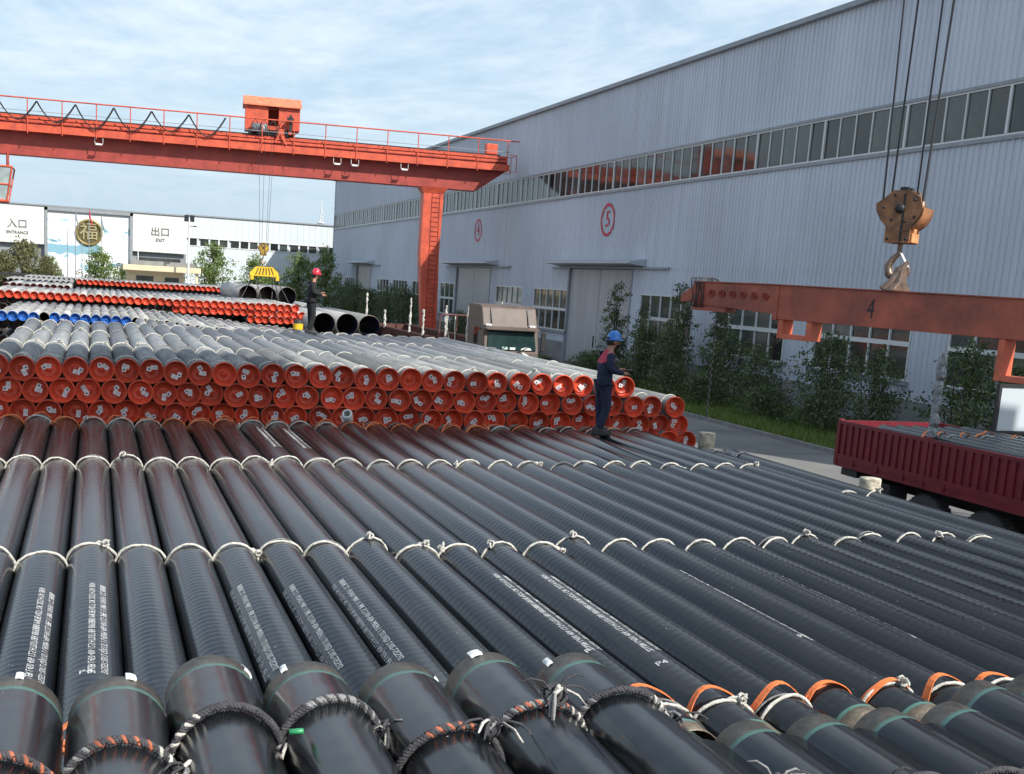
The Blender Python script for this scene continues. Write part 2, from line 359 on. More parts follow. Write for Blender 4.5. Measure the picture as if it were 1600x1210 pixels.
def text_mesh(txt, size, mt, name, extrude=0.0):
    c = bpy.data.curves.new('text', 'FONT'); c.body = txt; c.size = size; c.resolution_u = 2; c.extrude = extrude
    c.align_x = 'CENTER'; c.align_y = 'CENTER'
    o = bpy.data.objects.new('text', c); COL.objects.link(o)
    bpy.context.view_layer.update()
    me = bpy.data.meshes.new_from_object(o.evaluated_get(bpy.context.evaluated_depsgraph_get()))
    bpy.data.objects.remove(o); me.name = name; me.materials.clear(); me.materials.append(mt)
    return me
def xf(me, fn):
    for v in me.vertices: v.co = fn(v.co)
    me.update(); return me

# ---- factory hall on the right (wall in the plane x = 29, facing the lane)
HX, HY0, HY1, HH = 29.0, 14.0, 142.3, 16.5
def hall():
    root = tag(empty('factory_hall', (HX, HY0, 0)), 'long grey corrugated steel factory hall filling the right side behind the lane', 'factory building')
    doors = [(57.8, 66.6), (81.7, 90.2), (121.0, 128.0)]
    wins = [(16.0, 21.5), (24.0, 32.6), (34.6, 40.4), (42.6, 48.4), (50.8, 56.5), (66.75, 72.5), (74.8, 80.2), (90.75, 94.6), (99.9, 103.9), (105.8, 111.2), (113.0, 117.9), (129.1, 134.5), (136.4, 141.6)]
    WZ0, WZ1, BZ0, BZ1, DZ = 1.95, 4.6, 10.5, 12.15, 5.95
    P = .30
    def sheet(bm, y0, y1, z0, z1):
        n = max(1, round((y1-y0)/P)); p = (y1-y0)/n; pts = [(0, 0)]
        for i in range(n):
            a = i*p
            pts += [(a+.09*p/P, 0), (a+.125*p/P, -.05), (a+.165*p/P, -.05), (a+.20*p/P, 0)]
        pts.append((y1-y0, 0))
        vs = []
        for (y, x) in pts: vs += [(x, y+y0-HY0, z0), (x, y+y0-HY0, z1)]
        bm.add(vs, [(2*i, 2*i+1, 2*i+3, 2*i+2) for i in range(len(pts)-1)])
    # bays in y between openings
    cuts = sorted(doors+wins); top = MB()
    sheet(top, HY0, HY1, BZ1+.1, HH-.05)
    top.build('upper_cladding', M['hall'], root)
    mid = MB(); y = HY0
    sheet(mid, HY0, HY1, DZ, BZ0-.1)
    for d0, d1 in doors:
        sheet(mid, y, d0, WZ1, DZ); y = d1
    sheet(mid, y, HY1, WZ1, DZ)
    mid.build('middle_cladding', M['hall'], root)
    y = HY0
    def bay(a, c, z1):
        if c-a > .05: lo = MB(); sheet(lo, a, c, 1.25, z1); lo.build('lower_cladding', M['hall'], root)
    for a, c in cuts:
        bay(y, a, WZ1)
        if (a, c) in wins: bay(a, c, WZ0)
        y = c
    bay(y, HY1, WZ1)
    y = HY0
    for d0, d1 in doors+[(HY1, HY1)]: pl = MB(); pl.box((-.06, y-HY0, 0), (.25, d0-HY0, 1.25)); pl.build('plinth', M['concrete'], root); y = d1
    # body behind the skin: backing, roof, ends
    bk = MB(); L = HY1-HY0
    bk.box((.35, 0.02, 0), (45, L-.02, HH-.3)); bk.build('building_body', M['trim'], root)
    rf = MB(); rf.add([(-.25, -.2, HH-.12), (22, -.2, HH+1.6), (22, L+.2, HH+1.6), (-.25, L+.2, HH-.12), (45.2, -.2, HH-.12), (45.2, L+.2, HH-.12)], [(0, 1, 2, 3), (1, 4, 5, 2)])
    rf.add([(0, -.01, HH-.3), (45, -.01, HH-.3), (22, -.01, HH+1.58)], [(0, 1, 2)]); rf.add([(0, L+.01, HH-.3), (45, L+.01, HH-.3), (22, L+.01, HH+1.58)], [(0, 1, 2)])
    rf.build('roof', M['roofgrey'], root)
    g = MB(); g.box((-.26, -.1, HH-.16), (.05, L+.1, HH+.06)); g.build('eaves_gutter', M['trim'], root, bevel=.01)
    cr_ = MB(); cr_.box((-.07, L-.35, 1.25), (.3, L+.03, HH-.2)); cr_.box((-.07, -.03, 1.25), (.3, .3, HH-.2)); cr_.build('corner_flashing', M['trim'], root)
    # ribbon window band
    fr = MB(); fr.box((-.1, 0, BZ0-.16), (.1, L, BZ0-.02)); fr.box((-.09, 0, BZ1+.02), (.1, L, BZ1+.13)); fr.build('band_frame', M['trim'], root)
    fi = MB(); fi.box((-.05, .2, BZ0-.015), (.08, L-.2, BZ0+.05)); fi.box((-.05, .2, BZ1-.05), (.08, L-.2, BZ1+.015)); fi.build('band_rail', M['alu'], root)
    pane = MB(); pane.box((.0, .035, 0), (.02, .965, BZ1-BZ0-.1)); pme = pane.mesh('pane', M['glassdark'])
    mu = MB(); mu.box((-.05, -.03, 0), (.06, .03, BZ1-BZ0-.1)); mme = mu.mesh('mullion', M['alu'])
    mw = MB(); mw.box((-.07, -.055, 0), (.06, .055, BZ1-BZ0-.1)); wme = mw.mesh('wide_mullion', M['alu'])
    k = 0; y = 16.3
    while y < HY1-1.3:
        o = inst(pme, 'pane', root, (0, y-HY0, BZ0+.05), (0, rnd.uniform(-.009, .009), rnd.uniform(-.012, .012)))
        inst(wme if k % 5 == 0 else mme, 'mullion', root, (0, y-HY0, BZ0+.05))
        y += 1.0; k += 1
    inst(wme, 'mullion', root, (0, y-HY0, BZ0+.05))
    # ground floor windows
    for a, c in wins:
        n = max(2, round((c-a)/1.15)); p = (c-a)/n
        f = MB()
        f.box((-.05, a-HY0, WZ0), (.1, c-HY0, WZ0+.07)); f.box((-.05, a-HY0, WZ1-.07), (.1, c-HY0, WZ1))
        f.box((-.06, a-HY0, 3.22), (.08, c-HY0, 3.40))
        for i in range(n+1):
            yy = a+i*p-HY0; f.box((-.045, yy-.035, WZ0+.07), (.09, yy+.035, 3.22)); f.box((-.045, yy-.035, 3.40), (.09, yy+.035, WZ1-.07))
        wo = f.build('window', M['alu'], root)
        sll = MB(); sll.box((-.14, a-HY0-.2, WZ0-.16), (-.034, c-HY0+.2, WZ0-.01)); sll.build('sill', M['trim'], wo)
        for i in range(n):
            for z0, z1 in ((WZ0+.07, 3.22), (3.40, WZ1-.07)):
                pb = MB(); pb.box((.03, a+i*p+.03-HY0, z0), (.05, a+(i+1)*p-.03-HY0, z1)); pb.build('window_pane', M['glassdark'], wo)
    # sliding doors with canopies
    for d0, d1 in doors:
        m_ = (d0+d1)/2-HY0; a, c = d0-HY0, d1-HY0
        for s0, s1 in ((a+.05, m_-.03), (m_+.03, c-.05)):
            d = MB(); d.box((.08, s0, .05), (.16, s1, DZ-.03)); do = d.build('door_leaf', M['door'], root, bevel=.01)
        for j0, j1 in ((a-.12, a+.05), (c-.05, c+.12)): e = MB(); e.box((-.09, j0, 0), (.2, j1, DZ)); e.build('door_jamb', M['trim'], root)
        hd_ = MB(); hd_.box((.03, m_+.25, 1.2), (.079, m_+.32, 1.9)); hd_.build('door_handle', M['dark'], root)
        wk = MB(); wk.box((.05, m_-1.5, .1), (.078, m_-.55, 2.15)); wk.build('wicket_door', M['trim'], root, bevel=.01)
        cn = MB(); cn.prism([(-1.1, DZ+.25), (-1.1, DZ+.37), (.0, DZ+.55), (.0, DZ+.12)], a-1.6, c+1.6, axis='Y'); cn.build('canopy', M['roofgrey'], root, fix=True)
        rl = MB(); rl.box((-.22, a-4.4, DZ+.0), (-.05, c+2.8, DZ+.1)); rl.build('door_rail', M['trim'], root)
    # painted bay numbers
    for y, t, mt, r in ((61.6, '5', 'signred', .78), (85.3, '4', 'signred', .7), (123.9, '3', 'signpale', .0)):
        me = text_mesh(t, 1.35 if r else 2.3, M[mt], 'painted_number')
        xf(me, lambda c: Vector((-.052, -c.x, c.y)))
        n = inst(me, 'painted_number', root, (0, y-HY0, 8.8))
        if r:
            rg = MB(); vs = []
            for i in range(40):
                q = 2*PI*i/40; vs += [(-.0525, r*math.cos(q), r*1.02*math.sin(q)), (-.0525, (r+.17)*math.cos(q), (r+.17)*1.02*math.sin(q))]
            rg.add(vs, [(2*i, 2*i+1, (2*i+3) % 80, (2*i+2) % 80) for i in range(40)]); rg.build('number_ring', M[mt], n)
hall()

# ---- white hall far behind with entrance wall, mural and signs
def far_hall():
    root = tag(empty('white_hall', (0, 150, 0)), 'long white hall with mural, gold medallion and a row of small dark windows', 'factory building')
    b = MB(); b.box((-60, 1.2, 0), (75, 30, 10.6)); b.build('body', M['bluewall'], root)
    def panels(x0, x1, z0, z1, y, m, name, p=.9):
        n = int((x1-x0)/p); s = MB()
        for i in range(n):
            a = x0+i*(x1-x0)/n; s.box((a+.02, y, z0), (a+(x1-x0)/n-.02, y+.12, z1))
        s.box((x0, y+.03, z0), (x1, y+.2, z1)); s.build(name, M[m], root)
    panels(-60, -5.95, 6.3, 10.95, -.3, 'whitewall', 'entrance_wall', 1.2)
    panels(4.6, 11.3, 6.2, 11.05, -.3, 'whitewall', 'exit_wall', 1.0)
    panels(11.3, 75, 8.45, 11.15, 1.0, 'bluewall', 'upper_wall', .8)
    panels(11.3, 75, .0, 7.3, 1.0, 'bluewall', 'lower_wall', .8)
    c = MB(); c.box((-60, -.45, 10.95), (11.3, .3, 11.12)); c.box((11.3, .85, 11.15), (75, 1.4, 11.32)); c.build('parapet_cap', M['trim'], root)
    rc = MB(); rc.box((4.6, .3, 0), (11.2, .8, 6.2)); rc.box((-60, .3, 0), (-5.95, .8, 6.3)); rc.build('recess_wall', M['trim'], root)
    dd = MB(); dd.box((5.2, .22, 4.6), (10.6, .31, 5.5)); dd.build('recess_window', M['glassdark'], root)
    rb = MB(); rb.box((11.3, .95, 7.3), (75, 1.1, 7.42)); rb.box((11.3, .95, 8.33), (75, 1.1, 8.45)); rb.build('window_band_frame', M['alu'], root)
    pn = MB(); pn.box((0, 0, 0), (1.0, .06, .91)); pme = pn.mesh('small_window', M['glassdark'])
    pr = MB(); pr.box((0, 0, 0), (.22, .12, .91)); prm = pr.mesh('window_pier', M['bluewall'])
    x = 11.7; i = 0
    while x < 40:
        inst(pme, 'small_window', root, (x, 1.1, 7.42)); inst(prm, 'window_pier', root, (x+1.0, 1.0, 7.42)); x += 1.22 if i % 3 else 1.5; i += 1
    # mural board
    m = bpy.data.materials.new('misty_mountain_mural'); m.use_nodes = True; nt = m.node_tree; Nn = nt.nodes; L = nt.links; bs = Nn['Principled BSDF']
    t = Nn.new('ShaderNodeTexCoord'); n = Nn.new('ShaderNodeTexNoise'); n.inputs['Scale'].default_value = .38; n.inputs['Detail'].default_value = 7; n.inputs['Distortion'].default_value = 1.1
    mp = Nn.new('ShaderNodeMapping'); mp.inputs['Location'].default_value = (3.2, 0, 1.3); mp.inputs['Scale'].default_value = (1, 1, 1.5); L.new(t.outputs['Object'], mp.inputs[0]); L.new(mp.outputs[0], n.inputs['Vector'])
    r = Nn.new('ShaderNodeValToRGB'); e = r.color_ramp.elements; e[0].position = .56; e[0].color = (.76, .78, .78, 1); e[1].position = .62; e[1].color = (.28, .5, .58, 1)
    q = e.new(.66); q.color = (.08, .2, .26, 1); q = e.new(.71); q.color = (.35, .58, .64, 1)
    L.new(n.outputs['Fac'], r.inputs[0])
    n3 = Nn.new('ShaderNodeTexNoise'); n3.inputs['Scale'].default_value = 1.1; n3.inputs['Detail'].default_value = 5; L.new(t.outputs['Object'], n3.inputs['Vector'])
    sp = Nn.new('ShaderNodeSeparateXYZ'); L.new(t.outputs['Object'], sp.inputs[0])
    # lake at the foot of the mural
    lk = Nn.new('ShaderNodeMapRange'); lk.inputs['From Min'].default_value = 0; lk.inputs['From Max'].default_value = 1
    z1 = Nn.new('ShaderNodeMath'); z1.operation = 'SUBTRACT'; z1.inputs[1].default_value = 5.9; L.new(sp.outputs['Z'], z1.inputs[0])
    z2 = Nn.new('ShaderNodeMath'); z2.operation = 'ABSOLUTE'; L.new(z1.outputs[0], z2.inputs[0])
    z3 = Nn.new('ShaderNodeMath'); z3.operation = 'MULTIPLY_ADD'; z3.inputs[1].default_value = 1.2; L.new(n3.outputs['Fac'], z3.inputs[0]); L.new(z2.outputs[0], z3.inputs[2])
    z4 = Nn.new('ShaderNodeMath'); z4.operation = 'LESS_THAN'; z4.inputs[1].default_value = 1.15; L.new(z3.outputs[0], z4.inputs[0])
    x1 = Nn.new('ShaderNodeMath'); x1.operation = 'LESS_THAN'; x1.inputs[1].default_value = .8; L.new(sp.outputs['X'], x1.inputs[0])
    zm = Nn.new('ShaderNodeMath'); zm.operation = 'MULTIPLY'; L.new(z4.outputs[0], zm.inputs[0]); L.new(x1.outputs[0], zm.inputs[1])
    mx = Nn.new('ShaderNodeMixRGB'); mx.inputs[2].default_value = (.22, .42, .52, 1); L.new(zm.outputs[0], mx.inputs[0]); L.new(r.outputs[0], mx.inputs[1]); L.new(mx.outputs[0], bs.inputs['Base Color'])
    bs.inputs['Roughness'].default_value = .6
    b = MB(); b.box((-5.6, -.1, 1.2), (4.25, .4, 10.5)); mo = b.build('mural_board', m, root)
    f = MB(); f.box((-5.95, -.4, 1.2), (-5.6, .3, 10.9)); f.box((4.25, -.4, 1.2), (4.6, .3, 10.9)); f.box((-5.95, -.4, 10.5), (4.6, .3, 10.9)); f.build('mural_frame', M['trim'], root)
    # medallion with the character inside its ring
    g = MB(); g.lathe([(0, -.16), (1.35, -.16)], 40, 1, 'Y'); g.lathe([(1.35, -.16), (1.38, -.3), (1.62, -.3), (1.68, -.1)], 40, 0, 'Y')
    md = g.build('medallion', [M['gold'], mat('dark_bronze', (.13, .115, .05), .5, .3, .3, 3)], root, loc=(-.7, 0, 8.1), fix=True)
    me = text_mesh('福', 2.3, mat('pale_gold', (.42, .37, .20), .5, .2, .2, 3), 'medallion_character', .05); xf(me, lambda c: Vector((c.x, -.22-c.z, c.y))); inst(me, 'medallion_character', md)
    for t_, x, z, s in (('入口', -9.1, 8.55, 1.2), ('ENTRANCE', -9.1, 7.55, .5), ('出口', 8.0, 8.75, 1.2), ('EXIT', 8.0, 7.75, .55)):
        me = text_mesh(t_, s, M['signgrey'], 'sign_letters', .03); xf(me, lambda c: Vector((c.x, -.34-c.z, c.y))); inst(me, 'sign_letters', root, (x, 0, z))
    me = text_mesh('FL', 1.1, M['signgrey'], 'sign_letters', .03); xf(me, lambda c: Vector((c.x, -.14-c.z, c.y))); inst(me, 'sign_letters', root, (3.2, 0, 4.2))
far_hall()

def gatehouse():
    root = tag(empty('gatehouse', (6.6, 118, 0)), 'small cream gatehouse with a wide flat roof slab in front of the mural', 'gatehouse')
    b = MB(); b.box((-3.5, 0, 0), (2.1, 5, 3.95)); b.build('wall', M['cream'], root)
    b = MB(); b.box((-3.9, -1.2, 3.95), (3.7, 6, 4.5)); b.build('roof_slab', M['cream'], root, bevel=.04)
    b = MB(); b.box((-3.2, .2, 4.5), (3.1, 5, 4.95)); b.build('parapet', M['concrete'], root, bevel=.02)
    b = MB(); b.box((-2.6, -.04, 2.2), (-.9, .05, 3.45)); b.build('window', M['glassdark'], root)
    b = MB(); b.box((.2, -.04, .3), (1.6, .05, 3.4)); b.build('doorway', M['glassdark'], root)
    b = MB(); b.box((3.2, -.9, 0), (3.45, -.65, 3.95)); b.build('column', M['cream'], root)
    b = MB(); b.tube([(-2.4, 1, 4.95), (-2.4, 1, 7.2)], .05, 6); b.build('antenna', M['white'], root)
gatehouse()

def lamp():
    root = tag(empty('lamp_post', (8.9, 115, 0)), 'tall white lamp post with two dark solar panels before the gatehouse', 'lamp post')
    b = MB(); b.tube([(0, 0, 0), (0, 0, 9.2)], [.13, .08], 8); b.build('pole', M['white'], root)
    for s in (-1, 1):
        p = MB(); m_ = Matrix.Translation((s*.27, 0, 9.3)) @ Matrix.Rotation(.5, 4, 'X'); p.box((-.22, -.02, -.35), (.22, .02, .35), mat=m_); p.build('solar_panel', M['solar'], root)
    b = MB(); b.tube([(0, 0, 8.5), (.5, -.3, 8.6)], .03, 5); b.box((.4, -.45, 8.5), (.7, -.15, 8.6)); b.build('lamp_head', M['dark'], root)
    r2 = tag(empty('radio_mast', (46, 240, 0)), 'thin white radio mast rising above the far roofline', 'mast')
    b = MB()
    for i in range(3):
        q = 2*PI*i/3; b.tube([(1.2*math.cos(q), 1.2*math.sin(q), 0), (.25*math.cos(q), .25*math.sin(q), 18.5)], .07, 4)
    for k in range(12):
        z = 1+k*1.45; r = 1.2-.95*z/18.5
        b.tube([(r*math.cos(2*PI*i/3), r*math.sin(2*PI*i/3), z) for i in range(3)], .05, 4, closed=True)
    b.tube([(0, 0, 18), (0, 0, 20.5)], .05, 5)
    b.build('lattice', M['white'], r2)
    b = MB(); b.lathe([(0, 0), (.9, 0), (.9, .15), (0, .15)], 16, axis='Z', o=(0, 0, 15.5)); b.build('platform', M['white'], r2)
lamp()
def flagpoles():
    for i, (x, h, fl) in enumerate(((-3.1, 8.2, 0), (-2.2, 10.3, 1), (-1.45, 6.8, 0), (-.65, 10.6, 2), (.75, 10.0, 1))):
        w_ = ['short thin flagpole left of the others', 'flagpole whose dark furled flag hangs left of the medallion', 'short thin flagpole between two taller ones', 'flagpole with red flag in front of the gold medallion', 'flagpole whose dark furled flag hangs right of the medallion'][i]
        r = tag(empty('flagpole', (x, 143, 0)), w_, 'flagpole', 'flagpoles before the mural')
        b = MB(); b.tube([(0, 0, 0), (0, 0, h)], [.07, .035], 6); b.build('pole', M['trim'], r)
        if fl:
            f = MB(); f.tube([(0.02, 0, h-.1), (.1, 0, h-.9), (.3, .0, h-1.5), (.34, 0, h-2.0)], [.05, .1, .09, .02], 5); f.build('flag', M['signred' if fl == 2 else 'trim'], r)
flagpoles()

# ------------------------------------------------------------------ pipes
R = .2015
def tube_mesh(name, L, mt, ends=False, r=R, t=.012, n=28, inner='inner'):
    b = MB(); m = [mt, M['bare'], M['green'], M[inner]]
    ys = [0, .12, .15, L-.15, L-.12, L] if ends else [0, L]
    prof = [(r-t, L*.0+0), (r-.004 if ends else r, 0)]
    if ends:
        prof = [(r-t, 0), (r-.006, 0), (r-.006, .115), (r-.002, .12), (r-.002, .15), (r, .16), (r, L-.16), (r-.002, L-.15), (r-.002, L-.12), (r-.006, L-.115), (r-.006, L), (r-t, L), (r-t, 0)]
        mm = [1, 1, 1, 2, 0, 0, 0, 2, 1, 1, 1, 3]
    else:
        prof = [(r-t, 0), (r, 0), (r, L), (r-t, L), (r-t, 0)]; mm = [1, 0, 1, 3]
    b.lathe(prof, n, mm, 'Y')
    me = b.mesh(name, m, fix=True)
    return me

def rope_mesh(seed, kind='w', r=R, knot=True, top=False):
    g = random.Random(seed); b = MB(); K = 44
    ph = g.random()*6; sl = g.uniform(-.02, .02)
    pts = []
    for i in range(K):
        q = 2*PI*i/K
        rr = r+.012+.007*math.sin(3*q+ph)+g.uniform(-.0025, .0025)
        pts.append((rr*math.cos(q), sl*math.cos(q)+.012*math.sin(2*q+ph), rr*math.sin(q)))
    b.tube(pts, [.0105+g.uniform(-.002, .0025) for _ in pts], 6, 0, closed=True)
    if g.random() < .6:   # second, thinner turn
        ph2 = g.random()*6
        b.tube([((r+.012)*math.cos(2*PI*i/K), .03+.02*math.sin(2*PI*i/K+ph2), (r+.012)*math.sin(2*PI*i/K)) for i in range(K)], .007, 5, 1, closed=True)
    if knot:
        q = g.uniform(.25, .75)*PI if g.random() < .5 else g.choice([.12, .88])*PI
        c = Vector(((r+.03)*math.cos(q), 0, (r+.03)*math.sin(q)))
        for j in range(4):
            pp = []
            d = Vector((g.uniform(-1, 1), g.uniform(-1, 1), g.uniform(-.3, 1))).normalized(); e = d.orthogonal().normalized()
            for i in range(9):
                a = i/8*PI*1.9
                pp.append(c+(d*math.cos(a)+e*math.sin(a))*g.uniform(.022, .04)+Vector((g.uniform(-.006, .006),)*3))
            b.tube(pp, .0085, 5, g.choice([0, 0, 1]))
        for j in range(1):
            d = Vector((g.uniform(-1, 1), g.uniform(-1, 1), g.uniform(0, .5))).normalized()
            b.tube([c, c+d*.05+Vector((0, 0, .02)), c+d*.1, c+d*.13+Vector((0, 0, -.02))], [.011, .012, .01, .004], 5, 0)
    a, c = {'w': ('ropew', 'ropew2'), 'k': ('ropew2', 'ropew'), 'o': ('ropeo', 'ropew')}[kind]
    return b.mesh('rope_ring', [M[a], M[c]])

def near_rope_mesh(seed, top):
    g = random.Random(seed); b = MB(); K = 240; cols = [M['ropek'], M['ropew2'], M['roper'], M['ropew']]
    for s in range(3):
        pts = []; 
        for i in range(K):
            q = 2*PI*i/K; a = q*31+s*2*PI/3; rr = R+.017+.0085*math.cos(a); pts.append((rr*math.cos(q), .0085*math.sin(a)+.02*math.sin(q*2+seed), rr*math.sin(q)))
        # colour runs along the strand
        seg = 10
        cc = 0
        for k in range(K//seg):
            if k % 4 == 0: cc = g.choices([0, 1, 2, 3], [5, 1.3, .5, 1.3])[0] if s else (0 if g.random() < .8 else 1)
            part = [pts[(k*seg+j) % K] for j in range(seg+1)]
            b.tube(part, .0095, 6, cc, caps=False)
    q = top
    c = Vector(((R+.045)*math.cos(q), 0, (R+.045)*math.sin(q)))
    for j in range(7):
        d = Vector((g.uniform(-1, 1), g.uniform(-1, 1), g.uniform(-.3, 1))).normalized(); e = d.orthogonal().normalized(); rr = g.uniform(.028, .055)
        b.tube([c+(d*math.cos(i/9*6)+e*math.sin(i/9*6))*rr for i in range(10)], .009, 6, g.choice([0, 0, 0, 1, 3]))
    for j in range(7):
        d = Vector((g.uniform(-.7, .7), g.uniform(-1, .2), g.uniform(-.2, .4))).normalized()
        b.tube([c, c+d*.06+Vector((0, 0, .03)), c+d*.12+Vector((0, 0, .01)), c+d*.17+Vector((0, 0, -.035))], [.010, .008, .008, .004], 5, g.choice([0, 0, 1, 3, 0]), flat=.6)
    return b.mesh('rope_ring', cols)

def strap_mesh(seed):
    g = random.Random(seed); b = MB(); K = 40; vs = []; lift = g.uniform(.01, .05); q0 = g.uniform(1.3, 1.9)
    for i in range(K):
        q = 2*PI*i/K
        bul = lift*math.exp(-((q-q0)/.5)**2)
        rr = R+.012+bul; y = .03*math.sin(q+seed)+bul*.6; w_ = .024+.004*math.sin(3*q)
        vs += [(rr*math.cos(q), y-w_, rr*math.sin(q)), (rr*math.cos(q), y+w_, rr*math.sin(q)), ((rr+.006)*math.cos(q), y+w_, (rr+.006)*math.sin(q)), ((rr+.006)*math.cos(q), y-w_, (rr+.006)*math.sin(q))]
    fs = []
    for i in range(K):
        j = (i+1) % K
        for k in range(4): l = (k+1) % 4; fs.append((4*i+k, 4*j+k, 4*j+l, 4*i+l))
    b.add(vs, fs, 0, False)
    return b.mesh('orange_strap', [M['orange']], fix=True)

def cap_mesh(mt, seed=0):
    b = MB()
    # dished end cap: lip over the pipe end, wall going in, disc with raised ring and centre boss (opens towards -y)
    b.lathe([(R+.001, .05), (R+.006, .045), (R+.008, -.012), (R-.004, -.018), (R-.012, -.012), (R-.036, .125), (R-.043, .132), (R-.062, .132), (R-.068, .118), (R-.082, .118), (R-.09, .132), (.045, .132), (.038, .116), (.0, .116)], 28, 0, 'Y')
    return b.mesh('end_cap', [mt], fix=True)

def labels_mesh(kind):
    b = MB()
    if kind == 0:
        b.box((-.058, -.002, -.036), (.058, .0, .036), 0)
        for k in range(3): b.box((-.035, -.0032, .016-.016*k), (.03-.01*k, -.0021, .019-.016*k), 1)
    else:
        b.box((-.036, -.002, -.040), (.036, .0, .040), 0); b.box((-.014, -.0032, -.008), (.014, -.0021, .02), 1)
    return b.mesh('paper_label', [M['paper'], M['ink']])

ropesW = [rope_mesh(s, 'w', knot=(s % 3 == 0)) for s in range(8)]
ropesK = [rope_mesh(s+20, 'k', knot=(s % 2 == 0)) for s in range(3)]
ropesO = [rope_mesh(s+40, 'o', knot=(s % 2 == 0)) for s in range(4)]
straps = [strap_mesh(s) for s in range(4)]
CAPR = cap_mesh(M['cap']); CAPD = cap_mesh(M['capd']); CAPB = cap_mesh(M['capb'])
LAB = [labels_mesh(0), labels_mesh(1)]
T_mid = tube_mesh('tube', 12.9, M['black'], True)
T_near = tube_mesh('tube', 12.0, M['near'], True)
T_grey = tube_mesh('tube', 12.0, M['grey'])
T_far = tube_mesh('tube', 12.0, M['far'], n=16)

def bend_text(lines, size, rr):
    me = text_mesh('\n'.join(lines), size, M['stencil'], 'stencil_text')
    def f(c):   # text runs along the pipe, letters stand around it
        a = PI/2-(c.y)/rr
        return Vector((rr*math.cos(a), c.x, rr*math.sin(a)))
    return xf(me, f)
TXTS = [bend_text([l], .062, R+.0022) for l in ('SY5257-2012 GJX137.1 L450M 406.4X12.5 3PE 11.98M 004391 CC BIIBIB', 'ZLLER L450 406 12.5 HT0371B6 8895BB0 MK9E NDT OK 2023 HYIA 8804')]
def stencil(p, y, a):
    for k in (0, 1): tag(inst(TXTS[k], 'stencil_text', p, (0, y, 0), (0, a+(.21-.42*k)*.9, 0)), kind='stuff')
def hand_text(t):
    me = text_mesh(t, .085, M['stencil'], 'chalk_mark')
    return xf(me, lambda c: Vector(((R+.0022)*math.cos(PI/2-c.x/R), c.y, (R+.0022)*math.sin(PI/2-c.x/R))))
HAND = [hand_text('P4'), hand_text('94'), hand_text('P')]

def jit(a): return rnd.uniform(-a, a)
def make_pipe(x, y, z, tube, L, label, group, rings=(), ropes=None, cap=None, labs=False, straps_at=(), name='coated_pipe', knotp=.3):
    p = tag(empty(name, (x, y, z), (0, 0, jit(.0014))), label, 'pipe', group)
    inst(tube, 'tube', p, None, (0, rnd.uniform(0, 6.28), 0))
    for q in rings:
        inst(rnd.choice(ropes or ropesW), 'rope_ring', p, (0, q+jit(.12), 0), (jit(.05), jit(.5), jit(.12)))
    for q in straps_at:
        inst(rnd.choice(straps), 'orange_strap', p, (0, q, 0), (jit(.05), jit(.3), jit(.1)))
    if cap:
        c = inst(cap, 'end_cap', p, None, (jit(.03), rnd.uniform(-.6, .6), jit(.03)))
        if labs and rnd.random() < .96:
            a = rnd.uniform(0, 2*PI); 
            for k in ((0, 1) if rnd.random() < .85 else (0,)):
                ang = a+k*rnd.uniform(.9, 1.6); d = rnd.uniform(.035, .085)
                inst(LAB[k], 'paper_label', c, (d*math.cos(ang), .112-.003*k, d*math.sin(ang)), (0, rnd.uniform(0, 6.28), 0))
    return p

# ---- middle (large) stack of glossy black pipes: top layer
MX = [-1.21, -.81, -.40, -.015, .385, .79, 1.185, 1.59, 1.99, 2.39, 2.80, 3.20, 3.61, 4.02, 4.44, 4.87, 5.30, 5.74, 6.19, 6.62, 7.06, 7.48, 7.89, 8.33, 8.76, 9.19]
MZ = 1.953
stencil_at = {2: .45, 3: .2, 6: -.78, 7: -.85, 8: -.75, 11: .1, 12: .05, 15: .45, 17: .55}
def mid_stack():
    for i, x in enumerate(MX):
        lab = 'glossy black pipe, %s from the left in the large front stack' % ordn(i+1)
        z = MZ+jit(.008); y0 = 5.1+jit(.08)
        p = make_pipe(x+jit(.006), y0, z, T_mid, 12.9, lab, 'black pipes of the large front stack', rings=(4.4, 8.95))
        e = 12.55
        inst(rnd.choice(ropesO+ropesW), 'rope_ring', p, (0, e+jit(.05), 0), (jit(.05), jit(.5), jit(.1)))
        if i in (9, 10): stencil(p, 10.9, .1)
        if rnd.random() < .5: inst(rnd.choice(straps), 'orange_strap', p, (0, e+.05+jit(.04), 0), (jit(.05), jit(.5), jit(.1)))
        inst(rnd.choice(ropesW+ropesO), 'rope_ring', p, (0, .42+jit(.05), 0), (jit(.05), jit(.5), jit(.1)))
        inst(rnd.choice(straps), 'orange_strap', p, (0, .5+jit(.04), 0), (jit(.05), jit(.3), jit(.12)))
        if i in stencil_at:
            stencil(p, 2.3, stencil_at[i])
            inst(HAND[i % 3], 'chalk_mark', p, (0, 1.25+jit(.3), 0), (0, stencil_at[i]-.33, 0))
    for i in (9, 10): pass
    for i, x in enumerate((9.5, 9.93, 10.36, 10.8, 11.28)):
        make_pipe(x, 5.1+jit(.1), MZ-.352, T_mid, 12.9, 'lower black pipe at the right edge of the front stack, %s from the left' % ordn(i+1), 'black pipes of the large front stack', rings=(.5, 4.4, 8.85, 12.4))
mid_stack()

